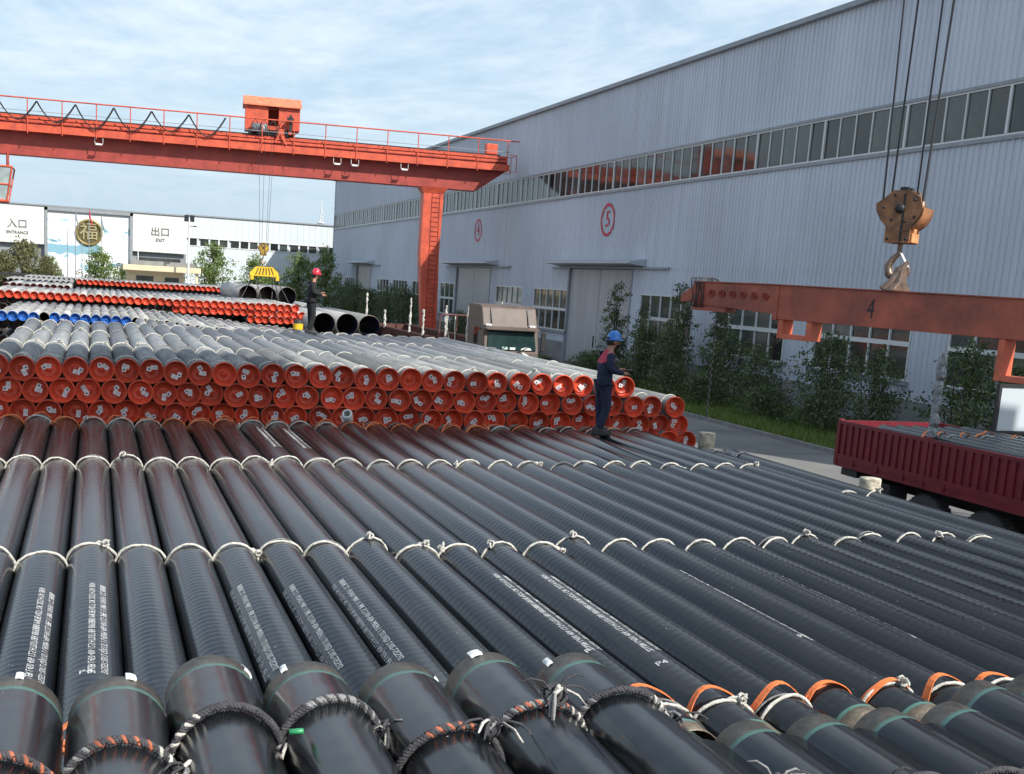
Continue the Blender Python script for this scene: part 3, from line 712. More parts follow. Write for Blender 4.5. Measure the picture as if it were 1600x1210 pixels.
def under_layers(name, xs0, xs1, zs, y0, L, mt, r=R, step=.41, label='lower layers of pipes hidden under the top layer'):
    b = MB()
    for k, z in enumerate(zs):
        x = xs0+(k % 2)*step/2
        while x <= xs1:
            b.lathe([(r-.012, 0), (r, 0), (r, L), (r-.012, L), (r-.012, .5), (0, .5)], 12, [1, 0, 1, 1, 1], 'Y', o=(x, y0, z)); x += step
    o = b.build(name, [mt, M['inner']]); tag(o, label, 'pipes', kind='stuff')
under_layers('lower_pipe_layers', -1.6, 11.1, [MZ-.352*k for k in (2, 3, 4)], 5.15, 12.8, M['black'], step=.43, label='lower layers of black pipes under the large front stack')
under_layers('lower_pipe_layers', -1.6, 9.1, [MZ-.352], 5.15, 12.8, M['black'], step=.43, label='second layer of black pipes just under the top of the front stack')

# ---- nearest pipes (bottom edge), ends pointing away
def near_pile():
    NX = [-.31, .10, .50, .91, 1.32, 1.755, 2.17]
    yend = [4.62, 4.56, 4.78, 4.64, 4.58, 4.66, 4.6]
    ry = [3.80, 3.84, 4.10, 4.13, 3.80, 3.98, 4.06]
    kn = [2.9, 0.3, .15, .25, .9, 1.35, .2]
    for i, x in enumerate(NX):
        p = tag(empty('coated_pipe', (x, yend[i]-12, 2.625)), 'nearest black pipe with bare steel end, %s from the bottom left corner' % ordn(i+1), 'pipe', 'nearest pipes at the bottom edge')
        inst(T_near, 'tube', p, None, (0, rnd.uniform(0, 6.28), 0))
        inst(near_rope_mesh(i+3, kn[i]), 'rope_ring', p, (0, ry[i]-yend[i]+12, 0))
        pr = MB(); a0 = rnd.uniform(.1, 2.2)
        vs = []
        for k in range(9):
            q = a0+k*(.02+.008*(i % 3)); rr = R+.001+.003*math.sin(k/8*PI)
            vs += [(rr*math.cos(q), 11.985, rr*math.sin(q)), (rr*math.cos(q)*.96, 12.045, rr*math.sin(q)*.96), (rr*math.cos(q)*.93, 12.045, rr*math.sin(q)*.93), (rr*math.cos(q)*.96, 11.97, rr*math.sin(q)*.96)]
        fs = []
        for k in range(8):
            for l in range(4): fs.append((4*k+l, 4*k+4+l, 4*k+4+(l+1) % 4, 4*k+(l+1) % 4))
        pr.add(vs, fs); pr.build('end_wrap', [M['cloth']], p, fix=True)
    RX = [2.62, 3.04, 3.45, 3.87, 4.30, 4.73, 5.15]
    for i, x in enumerate(RX):
        ye = [4.5, 4.42, 4.44, 4.46, 4.48, 4.74, 4.8][i]; z = 2.305
        p = tag(empty('coated_pipe', (x, ye-12, z)), 'black green-banded pipe end near the bottom right corner, %s from the left' % ordn(i+1), 'pipe', 'nearest pipes at the bottom edge')
        inst(T_near, 'tube', p, None, (0, rnd.uniform(0, 6.28), 0))
        inst(near_rope_mesh(i+31, [1.2, .4, 2.4, .6, 2.2, .5, .4][i]), 'rope_ring', p, (0, 12-.78+jit(.05), 0))
near_pile()
under_layers('lower_pipe_layers', -.7, 5.2, [2.625-.352*k for k in (1, 2, 3, 4, 5)], -7.4, 11.7, M['black'], step=.43, label='lower layers of black pipes under the nearest pipes')

# ---- red-capped stack
def red_stack():
    X1 = [-1.52, -1.11, -.7, -.29, .12, .53, .92, 1.32, 1.71, 2.12, 2.52, 2.96, 3.36, 3.8, 4.2, 4.61, 5.03, 5.44, 5.85, 6.26, 6.67, 7.09, 7.52, 7.97, 8.4, 8.83, 9.25, 9.7]
    rows = [(2.75, X1, 'top row'), (2.40, [x+.205 for x in X1[:-1]]+[9.9, 10.30, 10.77], 'second row'), (2.05, X1[:-1]+[9.66, 10.08, 10.5, 10.93], 'third row'), (1.735, [9.2, 9.62, 10.22, 10.68, 11.11], 'lowest row')]
    for z, xs, nm in rows:
        for i, x in enumerate(xs):
            lab = 'red-capped grey pipe, %s from the left in the %s of the middle stack' % (ordn(i+1), nm)
            tp = nm == 'top row' or x > 9.75
            make_pipe(x+jit(.008), 19.2+jit(.06), z+jit(.012), T_grey, 12, lab, 'red-capped pipes of the middle stack', rings=((.35, 3.6, 7.6, 11.6) if tp else (.35,)), ropes=(ropesW+ropesK if tp else ropesO+ropesK), cap=CAPR, labs=True)
red_stack()
under_layers('lower_pipe_layers', -1.5, 11.1, [1.70, 1.35, 1.0, .65, .3], 19.6, 11.3, M['grey'], step=.415, label='lower layers of pipes behind the front stack under the red-capped rows')

# ---- stacks further back
def row(n0, xs, y, zf, tube, L, cap, lab, group, rings, base=0):
    for i, x in enumerate(xs):
        z = zf(x) if callable(zf) else zf
        make_pipe(x, y+jit(.12), z+jit(.02), tube, L, ('grey pipe with open dark end among the blue caps' if cap is CAPB and i == 4 else lab % ordn(i+1)), group, rings=rings, cap=(None if cap is CAPB and i == 4 else cap), ropes=ropesW+ropesK)
def back_stacks():
    xs = [-3.62+.41*i for i in range(13)]
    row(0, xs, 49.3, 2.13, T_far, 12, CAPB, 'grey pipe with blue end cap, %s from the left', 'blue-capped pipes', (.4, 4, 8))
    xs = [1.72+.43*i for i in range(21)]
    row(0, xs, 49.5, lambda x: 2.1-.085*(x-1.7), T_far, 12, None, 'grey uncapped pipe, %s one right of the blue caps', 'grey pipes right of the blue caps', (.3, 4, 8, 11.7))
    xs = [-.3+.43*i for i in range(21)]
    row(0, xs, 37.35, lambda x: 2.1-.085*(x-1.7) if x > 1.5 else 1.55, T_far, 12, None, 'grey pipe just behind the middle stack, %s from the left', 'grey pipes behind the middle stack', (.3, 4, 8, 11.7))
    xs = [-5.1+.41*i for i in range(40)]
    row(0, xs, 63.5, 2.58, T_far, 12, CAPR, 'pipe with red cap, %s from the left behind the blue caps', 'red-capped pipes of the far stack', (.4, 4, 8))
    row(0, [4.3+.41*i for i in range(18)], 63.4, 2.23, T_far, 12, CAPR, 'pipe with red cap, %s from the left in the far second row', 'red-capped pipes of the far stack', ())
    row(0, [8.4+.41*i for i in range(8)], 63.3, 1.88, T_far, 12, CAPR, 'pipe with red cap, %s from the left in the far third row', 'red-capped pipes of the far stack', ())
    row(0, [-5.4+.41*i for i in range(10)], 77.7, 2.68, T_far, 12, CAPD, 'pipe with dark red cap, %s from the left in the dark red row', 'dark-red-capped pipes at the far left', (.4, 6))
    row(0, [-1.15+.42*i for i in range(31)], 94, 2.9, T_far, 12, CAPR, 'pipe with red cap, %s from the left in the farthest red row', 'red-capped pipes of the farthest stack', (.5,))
    b = MB()
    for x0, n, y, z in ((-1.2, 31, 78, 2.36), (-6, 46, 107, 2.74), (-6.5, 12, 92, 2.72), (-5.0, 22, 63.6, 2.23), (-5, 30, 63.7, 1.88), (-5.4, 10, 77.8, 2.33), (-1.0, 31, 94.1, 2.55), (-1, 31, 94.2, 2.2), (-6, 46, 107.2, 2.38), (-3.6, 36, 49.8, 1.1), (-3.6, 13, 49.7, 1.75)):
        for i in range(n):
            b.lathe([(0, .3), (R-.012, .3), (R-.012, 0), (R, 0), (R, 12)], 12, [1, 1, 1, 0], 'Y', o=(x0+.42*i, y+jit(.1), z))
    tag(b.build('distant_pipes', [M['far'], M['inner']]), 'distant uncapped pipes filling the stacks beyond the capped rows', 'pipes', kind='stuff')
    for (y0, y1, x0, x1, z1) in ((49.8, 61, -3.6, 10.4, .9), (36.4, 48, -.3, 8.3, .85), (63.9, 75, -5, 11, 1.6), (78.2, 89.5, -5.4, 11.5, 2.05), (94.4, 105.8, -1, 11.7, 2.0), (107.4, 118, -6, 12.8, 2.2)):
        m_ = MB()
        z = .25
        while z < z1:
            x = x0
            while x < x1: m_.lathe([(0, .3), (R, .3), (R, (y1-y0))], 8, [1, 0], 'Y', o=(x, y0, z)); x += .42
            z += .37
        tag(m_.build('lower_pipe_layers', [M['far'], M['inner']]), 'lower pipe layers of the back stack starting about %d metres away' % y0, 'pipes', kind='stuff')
back_stacks()

# ---- large-diameter pipes
def big_pipes():
    r = .61
    b = MB(); b.lathe([(r-.02, 0), (r, 0), (r, 12), (r-.02, 12), (r-.02, 0)], 40, [1, 0, 1, 2], 'Y'); me = b.mesh('tube', [M['far'], M['bare'], M['innerblue']], fix=True)
    P_ = [(11.9, 60, 1.95, 'large open pipe, left one of the lower row beside the man in black'), (13.18, 60, 1.97, 'large open pipe, middle one of the lower row'), (14.45, 60.1, 1.93, 'large open pipe, right one of the lower row'),
          (9.75, 75.5, 3.0, 'large open pipe, left one of the upper row under the yellow spreader'), (11.05, 75.5, 3.0, 'large open pipe of the upper row directly behind the man in black'), (12.4, 75.6, 3.02, 'large open pipe, right one of the upper row')]
    for x, y, z, lab in P_:
        p = tag(empty('large_pipe', (x, y, z)), lab, 'pipe', 'large-diameter pipes'); inst(me, 'tube', p)
    q = MB()
    for x, y, z in ((12.5, 60.3, .88), (13.8, 60.3, .88), (15.0, 60.4, .88), (11.3, 60.3, .88), (10.4, 75.9, 1.94), (11.7, 75.9, 1.94), (13.0, 75.9, 1.94), (14.3, 75.9, 1.94), (9.8, 75.9, .88), (11.0, 75.9, .88), (12.3, 75.9, .88), (13.6, 75.9, .88)):
        q.lathe([(r-.02, 0), (r, 0), (r, 12), (r-.02, 12), (r-.02, 0)], 20, [1, 0, 1, 2], 'Y', o=(x, y, z))
    q.box((10.6, 61, .01), (15.7, 61.4, .27)); q.box((10.6, 70, .01), (15.7, 70.4, .27)); q.box((9, 77, .01), (14.9, 77.4, .27)); q.box((9, 86, .01), (14.9, 86.4, .27))
    tag(q.build('lower_large_pipes', [M['far'], M['bare'], M['innerblue']], fix=True), 'lower large pipes and timbers carrying the open pipes', 'pipes', kind='stuff')
big_pipes()

# ------------------------------------------------------------------ bollards, posts
def bollards():
    for y, lab in ((19.5, 'pale paper-topped steel post beside the red-capped stack'), (14.5, 'pale-topped steel post beside the truck wheels at the stack edge')):
        r = tag(empty('retaining_post', (11.74, y, 0)), lab, 'post', 'retaining posts along the stacks')
        b = MB(); b.lathe([(.155, 0), (.155, 1.62)], 20, axis='Z'); b.build('shaft', M['bare'], r)
        b = MB(); b.lathe([(.157, 1.44), (.162, 1.6), (.165, 1.86), (.158, 1.88), (0, 1.875)], 20, axis='Z')
        b.build('cap_wrap', mat('torn_cream_wrap', (.62, .56, .42), .8, 0, .5, 9, .6, 25, var2=(.2, .18, .15)), r)
    r = tag(empty('striped_post', (8.3, 47.5, 0)), 'dark post with yellow bands right of the man in black', 'post')
    b = MB(); b.lathe([(.21, 0), (.21, 2.6), (0, 2.62)], 16, axis='Z'); b.build('shaft', M['dark'], r)
    for z in (1.75, 2.2):
        b = MB(); b.lathe([(.214, z), (.214, z+.25)], 16, axis='Z'); b.build('yellow_band', M['yellow'], r)
bollards()

# ------------------------------------------------------------------ gantry crane
def gantry(loc, rz, label, cabx, festoon=True, paint=None):
    MM = dict(M)
    if paint: MM['crane'] = MM['craned'] = paint
    return gantry_(loc, rz, label, cabx, festoon, MM)
def gantry_(loc, rz, label, cabx, festoon, M):
    # local frame: girder along +x from -20 to 27.4 ; z up ; front (camera side) is -y
    root = tag(empty('gantry_crane', loc, (0, 0, rz)), label, 'gantry crane')
    X0, X1 = -21.5, 27.0
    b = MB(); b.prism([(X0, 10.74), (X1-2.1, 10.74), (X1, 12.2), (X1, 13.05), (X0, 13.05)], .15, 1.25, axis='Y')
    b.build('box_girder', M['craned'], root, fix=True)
    b = MB(); b.box((X0, -.55, 12.35), (X1, .15, 12.43)); b.box((X0, -.60, 12.12), (X1, -.55, 12.56)); b.build('walkway', M['crane'], root)
    b = MB(); b.box((X0, -.50, 12.70), (X1-.2, -.42, 12.84)); b.build('cable_tray', M['crane'], root)
    b = MB(); b.box((X0, -.36, 12.92), (X1-.2, -.28, 13.02)); b.build('cable_tray', M['crane'], root)
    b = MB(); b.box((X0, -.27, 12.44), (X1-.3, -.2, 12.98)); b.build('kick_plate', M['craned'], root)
    b = MB(); b.box((X0, .02, 13.05), (X1, 1.4, 13.14)); b.box((X0, .05, 12.75), (X1, .149, 13.049)); b.build('top_flange', M['crane'], root)
    b = MB(); b.box((X0, .35, 13.14), (X1-.5, .45, 13.26)); b.box((X0, 1.0, 13.14), (X1-.5, 1.1, 13.26)); b.build('trolley_rail', M['dark'], root)
    k = X0+1; b = MB(); b.box((0, .142, 11.05), (.03, .149, 12.1)); sme = b.mesh('web_seam', M['craned'])
    while k < X1-2.2: inst(sme, 'web_seam', root, (k, 0, 0)); k += 2.1
    for x in (X0+2.1*i for i in range(int((X1-X0)/2.1)+1)):
        p = MB(); p.tube([(x, -.62, 12.0), (x, -.62, 14.1)], .035, 6); p.build('handrail_post', M['crane'], root)
    p = MB(); p.tube([(X0, -.62, 14.1), (X1+.6, -.62, 14.1)], .045, 6); p.build('handrail', M['crane'], root)
    p = MB(); p.tube([(X0, -.62, 13.35), (X1, -.62, 13.35)], .02, 5); p.build('middle_rail', M['trim'], root)
    b = MB(); b.box((X1-1.5, .3, 13.26), (X1-.7, 1.1, 13.95)); b.build('end_stop', M['crane'], root, bevel=.05)
    b = MB(); b.tube([(X1, -.5, 12.1), (X1+.5, -.5, 12.1), (X1+.5, -.5, 13.2), (X1, -.5, 13.2)], .03, 5); b.tube([(X1, 1, 12.1), (X1+.5, 1, 12.1), (X1+.5, 1, 13.2), (X1, 1, 13.2)], .03, 5); b.tube([(X1+.5, -.5, 13.2), (X1+.5, 1, 13.2)], .03, 5); b.build('end_rail', M['crane'], root)
    for x in (4.2-4.6, 15.0, 12.6-5.2+8.8, 19.6):
        p = MB(); p.tube([(x-.2, -.5, 12.1), (x-.2, -.5, 11.75), (x+.3, -.55, 11.72), (x+.3, -.5, 12.1)], .025, 5); p.box((x-.15, -.62, 11.64), (x+.25, -.48, 11.72)); p.build('floodlight', M['white'], root)
    # legs: tapered box, slightly cranked, on wheeled sills
    for lx, nm in ((21.9, 'leg'), (-17.5, 'leg')):
        l = MB()
        sec = [(10.75, .95, .80), (10.35, .70, .62), (6.3, .66, .62), (4.6, .62, .60), (.9, .5, .5)]
        sh = [0, 0, -.05, .05, .25]
        rings_ = []
        for (z, a, c), s in zip(sec, sh): rings_.append([(lx+s-a, .7-c, z), (lx+s+a, .7-c, z), (lx+s+a, .7+c, z), (lx+s-a, .7+c, z)])
        vs = [p for r_ in rings_ for p in r_]; fs = []
        for i in range(len(sec)-1):
            for k in range(4): fs.append((4*i+k, 4*i+(k+1) % 4, 4*i+4+(k+1) % 4, 4*i+4+k))
        l.add(vs, fs); lo = l.build(nm, M['crane'], root, fix=True)
        lad = MB()
        for k in range(30): lad.tube([(lx-.1, .05, 10.4-.32*k), (lx+.45, .05, 10.4-.32*k)], .018, 4)
        for s in (-.1, .45): lad.tube([(lx+s, .05, 10.6), (lx+s, .05, 1.0)], .02, 4)
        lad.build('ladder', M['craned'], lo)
        s_ = MB(); s_.box((lx-.35, -3.2, .5), (lx+.75, 4.6, 1.0)); s_.build('sill_beam', M['crane'], root, bevel=.03)
        for yy in (-2.7, -1.7, 3.1, 4.1):
            wh = MB(); wh.lathe([(0, -.09), (.3, -.09), (.3, .09), (0, .09)], 18, axis='X', o=(lx+.2, yy, .33)); wh.build('crane_wheel', M['dark'], root)
    if festoon:
        x = X0+.9; k = 0
        while x < cabx-2.4:
            top = 13.95; pts = []
            for i in range(13):
                u = i/12; sag = 1.25+.12*math.sin(k*1.7)
                pts.append((x+2.35*u, -.72, top-sag*(1-abs(2*u-1)**1.7)))
            f = MB(); f.tube(pts, .035, 5)
            f.tube([(a+.06, b_-.05, c-.05*math.sin(PI*i/12)) for i, (a, b_, c) in enumerate(pts)], .022, 4); f.build('festoon_cable', M['cable'], root); x += 2.35; k += 1
    root.scale = (1, 1, 1.025)
    return root
g1 = gantry((.62, 78.2, 0), -.10, 'big orange-red gantry crane spanning above the far pipe stacks', 8.6)
def trolley(g_loc, rz, cx, label, paint=None):
    global M
    keep = M; M = dict(M)
    if paint: M['crane'] = M['craneroof'] = paint
    try: return trolley_(g_loc, rz, cx, label)
    finally: M = keep
def trolley_(g_loc, rz, cx, label):
    c_, s_ = math.cos(rz), math.sin(rz)
    root = tag(empty('crane_trolley', (g_loc[0]+cx*c_, g_loc[1]+cx*s_, g_loc[2]), (0, 0, rz)), label, 'crane trolley')
    b = MB(); b.box((-1.85, .1, 13.5), (-.35, 1.9, 15.05)); b.box((.35, .1, 13.62), (1.75, 1.9, 15.05)); b.box((-.35, .1, 13.55), (.35, 1.9, 13.8)); b.box((-.35, 1.8, 13.8), (.35, 1.9, 15.05)); b.build('house_wall', M['crane'], root)
    b = MB(); b.box((-1.6, .16, 13.40), (1.5, 1.84, 13.49)); b.build('floor_plate', M['dark'], root)
    b = MB(); b.prism([(-.12, 15.0), (1.0, 15.62), (2.1, 15.0), (2.1, 15.06), (1.0, 15.7), (-.12, 15.08)], -2.0, 1.85, axis='X'); b.build('gable_roof', M['craneroof'], root, fix=True)
    b = MB(); b.prism([(.1, 15.05), (1.9, 15.05), (1.0, 15.6)], -1.85, -1.78, axis='X'); b.prism([(.1, 15.05), (1.9, 15.05), (1.0, 15.6)], 1.68, 1.75, axis='X'); b.build('gable_end', M['crane'], root, fix=True)
    b = MB(); b.box((-1.5, .2, 13.45), (1.5, 1.7, 13.8)); b.build('trolley_frame', M['dark'], root)
    for x in (-1.2, 1.2):
        for y in (.4, 1.05):
            wb = MB(); wb.lathe([(0, -.06), (.2, -.06), (.2, .06), (0, .06)], 14, axis='Y', o=(x, y, 13.46)); wb.build('trolley_wheel', M['dark'], root)
    b = MB(); b.lathe([(0, -.5), (.28, -.5), (.28, .5), (0, .5)], 16, axis='X', o=(-.9, -.25, 13.6)); b.build('hoist_motor', M['trim'], root)
    b = MB(); b.box((.2, -.5, 12.9), (.75, .02, 13.6)); b.tube([(.1, -.66, 12.7), (.45, -.6, 13.3), (.85, -.66, 12.6)], .06, 5); b.box((1.0, -.45, 13.3), (1.25, -.1, 14.4)); b.build('current_collector', M['crane'], root); root.scale = (1, 1, 1.025)
    b = MB(); b.box((1.02, -.5, 13.5), (1.2, -.45, 14.5)); b.box((.86, -.52, 14.1), (1.3, -.46, 14.35)); b.build('switch_gear', M['dark'], root)
    for k in range(4):
        f = MB(); a = -1.2+k*.6; f.tube([(a-.35, -.6, 13.2), (a-.2, -.62, 13.9), (a, -.62, 14.05), (a+.15, -.62, 13.8), (a+.3, -.6, 13.1)], .03, 5); f.build('hose_loop', M['cable'], root)
    return root
trolley((.62, 78.2, 0), -.10, 10.75, 'small orange gabled winch house riding on the gantry girder')

def op_cab():
    root = tag(empty('operator_cab', (-6.4, 79.6, 8.0)), 'glazed orange operator cab hanging under the gantry at the left edge', 'crane cab')
    b = MB(); b.tube([(1.05, -.9, 2.15), (1.05, -.9, 3.1)], .09, 6); b.build('hanger', M['craned'], root)
    b = MB(); b.tube([(-.8, -.9, 2.15), (-.8, -.9, 3.1)], .09, 6); b.build('hanger', M['craned'], root)
    tp, bt = 1.35, 1.0
    def P(sx, sy, z): k = bt+(tp-bt)*z/2.15; return (sx*k, sy*k*.9-.4, z)
    f = MB()
    for sx in (-1, 0, 1):
        for sy in (-1, 1): f.tube([P(sx, sy, 0), P(sx, sy, 2.15)], .055, 5)
    for z in (0, .05, 1.05, 2.15):
        f.tube([P(-1, -1, z), P(1, -1, z), P(1, 1, z), P(-1, 1, z)], .06, 5, closed=True)
    f.build('cab_frame', M['crane'], root)
    b = MB(); b.box((-1, -1.3, -.06), (1, .5, .05)); b.box((-1.35, -1.6, 2.1), (1.35, .8, 2.2)); b.build('floor_and_roof', M['craned'], root)
    gm = mat('pale_cab_glass', (.35, .42, .42), .1, 0, .3, 2)
    for z0, z1 in ((.1, 1.0), (1.1, 2.1)):
        for a, c in (((-1, -1), (0, -1)), ((0, -1), (1, -1)), ((1, -1), (1, 1))):
            g = MB(); q = [P(a[0], a[1], z0), P(c[0], c[1], z0), P(c[0], c[1], z1), P(a[0], a[1], z1)]
            q2 = [(x*.985, (y+.4)*.985-.4, z) for x, y, z in q]; g.add(q+q2, [(0, 1, 2, 3), (7, 6, 5, 4), (0, 4, 5, 1), (1, 5, 6, 2), (2, 6, 7, 3), (3, 7, 4, 0)]); g.build('cab_window', gm, root)
    b = MB(); b.box((-.3, -.6, .05), (.3, 0, .6)); b.box((-.3, -.1, .6), (.3, .05, 1.3)); b.build('seat', M['dark'], root, bevel=.05)
op_cab()

def hook_block(loc, s, label, ztop, mt, cab_dx, rz=0.0):
    """rope-hung block: cheek plates, sheaves, guard, hook"""
    root = tag(empty('crane_hook', loc, (0, 0, rz)), label, 'crane hook')
    def S(p): return tuple(c*s for c in p)
    # two rounded cheek plates (in the x-z plane), thickness along y
    out = [(-.20, -.36), (.20, -.36), (.20, -.10), (.30, .02), (.36, .18), (.30, .36), (.14, .47), (-.14, .47), (-.26, .36), (-.40, .26), (-.38, .14), (-.30, .0), (-.20, -.10)]
    for y in (-.2, .0, .2):
        ot = out if y < 0 else [(min(x, .20) if z > .0 else x, z) for x, z in out]
        b = MB(); b.prism([(x*s, z*s) for x, z in ot], (y-.018)*s, (y+.018)*s, axis='Y'); b.build('cheek_plate', mt, root, fix=True)
    for y in (-.1, .1):
        b = MB(); b.lathe([(0, (y-.05)*s), (.30*s, (y-.05)*s), (.25*s, y*s), (.30*s, (y+.05)*s), (0, (y+.05)*s)], 28, axis='Y', o=(0, 0, .18*s)); b.build('sheave', M['steel'], root, fix=True)
    b = MB(); b.lathe([(0, -.25*s), (.075*s, -.25*s), (.075*s, .25*s), (0, .25*s)], 16, axis='Y', o=(0, 0, .18*s)); b.build('axle', M['dark'], root, fix=True)
    # curved rope guard on the right side
    g = MB(); vs = []
    for i in range(12):
        q = -1.45+1.5*i/11
        for r_ in (.345, .365):
            for y in (-.24, .24): vs.append((r_*math.cos(q)*s+.02*s, y*s, (.18+r_*math.sin(q))*s))
    fs = []
    for i in range(11):
        a = 4*i; fs += [(a, a+1, a+5, a+4), (a+2, a+6, a+7, a+3), (a, a+4, a+6, a+2), (a+1, a+3, a+7, a+5)]
    fs += [(0, 2, 3, 1), (44, 45, 47, 46)]
    g.add(vs, fs); g.build('rope_guard', mt, root, fix=True)
    b = MB(); b.box(S((-.16, -.165, -.35)), S((.23, .165, -.20))); b.box(S((-.10, -.12, -.20)), S((.10, .12, -.05))); b.box(S((.12, -.07, -.20)), S((.22, .07, -.12))); b.build('crosshead', mat('sunlit_ochre', (.62, .29, .12), .5, 0, .35, 9), root, bevel=.012*s)  # crosshead lighter than the cheeks: sunlight put into its colour
    for (bx_, bz_) in ((-.15, -.30), (.15, -.30), (-.26, .2), (.24, .05), (.22, .32), (-.12, .0), (.1, -.02), (-.1, .4)):
        b = MB(); b.lathe([(0, -.236*s), (.022*s, -.236*s), (.022*s, -.217*s)], 6, axis='Y', o=(bx_*s, 0, bz_*s)); b.build('bolt', M['dark'], root, fix=True)
    b = MB(); b.box(S((.04, -.226, -.34)), S((.075, -.2185, .42))); b.build('stiffener', M['dark'], root)
    h = MB(); pts = [(0, -.36), (0, -.46), (.0, -.52), (-.09, -.60), (-.15, -.72), (-.12, -.86), (0, -.94), (.12, -.90), (.18, -.80), (.18, -.72)]
    h.tube([S((x, 0, z)) for x, z in pts], [.05*s, .05*s, .055*s, .07*s, .085*s, .095*s, .095*s, .075*s, .05*s, .02*s], 10, flat=.75); h.build('hook', M['steel'], root)
    b = MB(); b.tube([S((.02, -.03, -.5)), S((.17, -.03, -.74))], .012*s, 5); b.tube([S((.02, .03, -.5)), S((.17, .03, -.74))], .012*s, 5); b.build('safety_latch', M['white'], root)
    for (dx, dy, tx, ty) in cab_dx:
        c = MB(); c.tube([(dx*s, dy*s, .2*s), (tx, ty, ztop-loc[2])], .011 if s < 1.2 else .02, 6); c.build('wire_rope', M['cable'], root)
    for y in (-.1, .1):
        b = MB(); b.box((-.06*s-.0, (y-.05)*s, .44*s), (.06*s, (y+.05)*s, .53*s)); b.build('rope_keeper', M['dark'], root)
    return root
# hook in the foreground over the front stack
hook_block((8.31, 10.27, 5.46), .66, 'ochre hook block with big steel hook hanging on wire ropes at the right', 13.2, M['hooky'],
           [(-.33, -.1, -.36, -.1), (-.28, .1, -.12, .1), (.2, -.1, .17, -.12), (.24, .1, .3, .1), (.3, -.12, .42, -.1)], rz=-1.02)

def spreader():
    d = Vector((-math.sin(math.radians(17)), math.cos(math.radians(17)), 0))
    root = empty('spreader_beam', (8.26, 10.16, 4.64)); root.rotation_euler = (math.radians(.6), 0, math.radians(17)); root.scale = (1, 1, .83)
    tag(root, 'long rust-red spreader beam hanging from the hook block above the truck', 'spreader beam')
    # local: beam along y
    hw = .11
    b = MB()
    b.prism([(-3.3, .055), (-3.3, -.27), (-1.9, -.335), (-1.9, -.40), (1.5, -.40), (1.5, -.335), (2.86, -.27), (2.86, .055), (1.6, .075), (-1.9, .075)], -hw, hw, axis='X')
    b.build('box_beam', M['beam'], root, fix=True, bevel=.006)
    b = MB(); b.box((-hw-.02, -3.25, .077), (hw+.02, 1.6, .092)); b.prism([(1.6, .077), (2.84, .057), (2.84, .072), (1.6, .092)], -hw-.02, hw+.02, axis='X'); b.build('top_plate', M['beam'], root)
    for y in (-1.9, 1.51):
        c = MB(); c.box((-hw-.012, y-.03, -.41), (hw+.012, y+.03, .06)); c.build('collar', M['beam'], root)
    # hanging square frames
    for y, zb in ((-1.50, -.90), (1.22, -.67)):
        f = MB(); f.box((-.10, y-.24, zb), (.10, y-.17, -.401)); f.box((-.10, y+.17, zb), (.10, y+.24, -.401)); f.box((-.10, y-.17, zb), (.10, y+.17, zb+.07)); f.build('square_bracket', mat('bracket_orange', (.62, .14, .07), .55, 0, .3, 4), root, bevel=.008)
    for i in range(6):
        h = MB(); h.lathe([(.05, -.0), (.05, .012), (.018, .012), (.018, 0)], 12, axis='X', o=(-hw-.013, 1.68+.17*i, -.10)); h.build('rivet_ring', M['craned'], root, fix=True)
    e = MB(); e.prism([(2.86, .02), (2.98, -.06), (3.1, -.16), (3.1, -.26), (2.95, -.24), (2.86, -.20)], -.06, .06, axis='X'); e.box((-.09, 2.3, -.37), (.09, 2.86, -.275)); e.build('end_nose', M['beam'], root, fix=True)
    # rusty chain bundle wrapped round the end, and hanging chain
    c = MB()
    for k in range(5):
        y = 2.66+.045*k+.01*math.sin(k*4); c.tube([(-.13, y+.03*math.sin(k*2), .0), (-.12, y+.05, .11), (0, y-.02, .13), (.13, y, .11), (.13, y, -.3), (0, y+.04*math.cos(k), -.36), (-.13, y, -.3), (-.135, y-.02, -.15)], .009, 5, closed=True)
    c.build('chain_wrap', M['dark'], root)
    def chain(y, n, x=0):
        ch = MB()
        for k in range(n):
            q = []
            for i in range(8):
                a = 2*PI*i/8; u, v = .016*math.cos(a), .034*math.sin(a)
                q.append((x+(u if k % 2 else 0), y+(0 if k % 2 else u), -.38-.055*k+v))
            ch.tube(q, .006, 4, closed=True)
        ch.build('chain', M['dark'], root)
    chain(2.95, 16); chain(2.5, 30); chain(3.03, 10, .03)
    # lifting lug with flared foot
    l = MB(); l.prism([(-.16, .092), (-.07, .20), (-.045, .34), (-.02, .40), (.03, .40), (.055, .34), (.07, .20), (.17, .092)], -.05, .05, axis='Y'); l.build('lifting_lug', M['steel'], root, fix=True, bevel=.008)
    l = MB(); l.tube([(-.12, .1, .10), (-.05, .04, .22), (-.01, 0, .36), (.03, -.06, .47)], [.05, .045, .04, .02], 8); l.build('shackle', M['steel'], root)
    me = text_mesh('4', .26, M['ink'], 'painted_number'); xf(me, lambda c: Vector((-hw-.003, -c.x*.75, c.y*1.4))); inst(me, 'painted_number', root, (0, .22, -.17))
spreader()

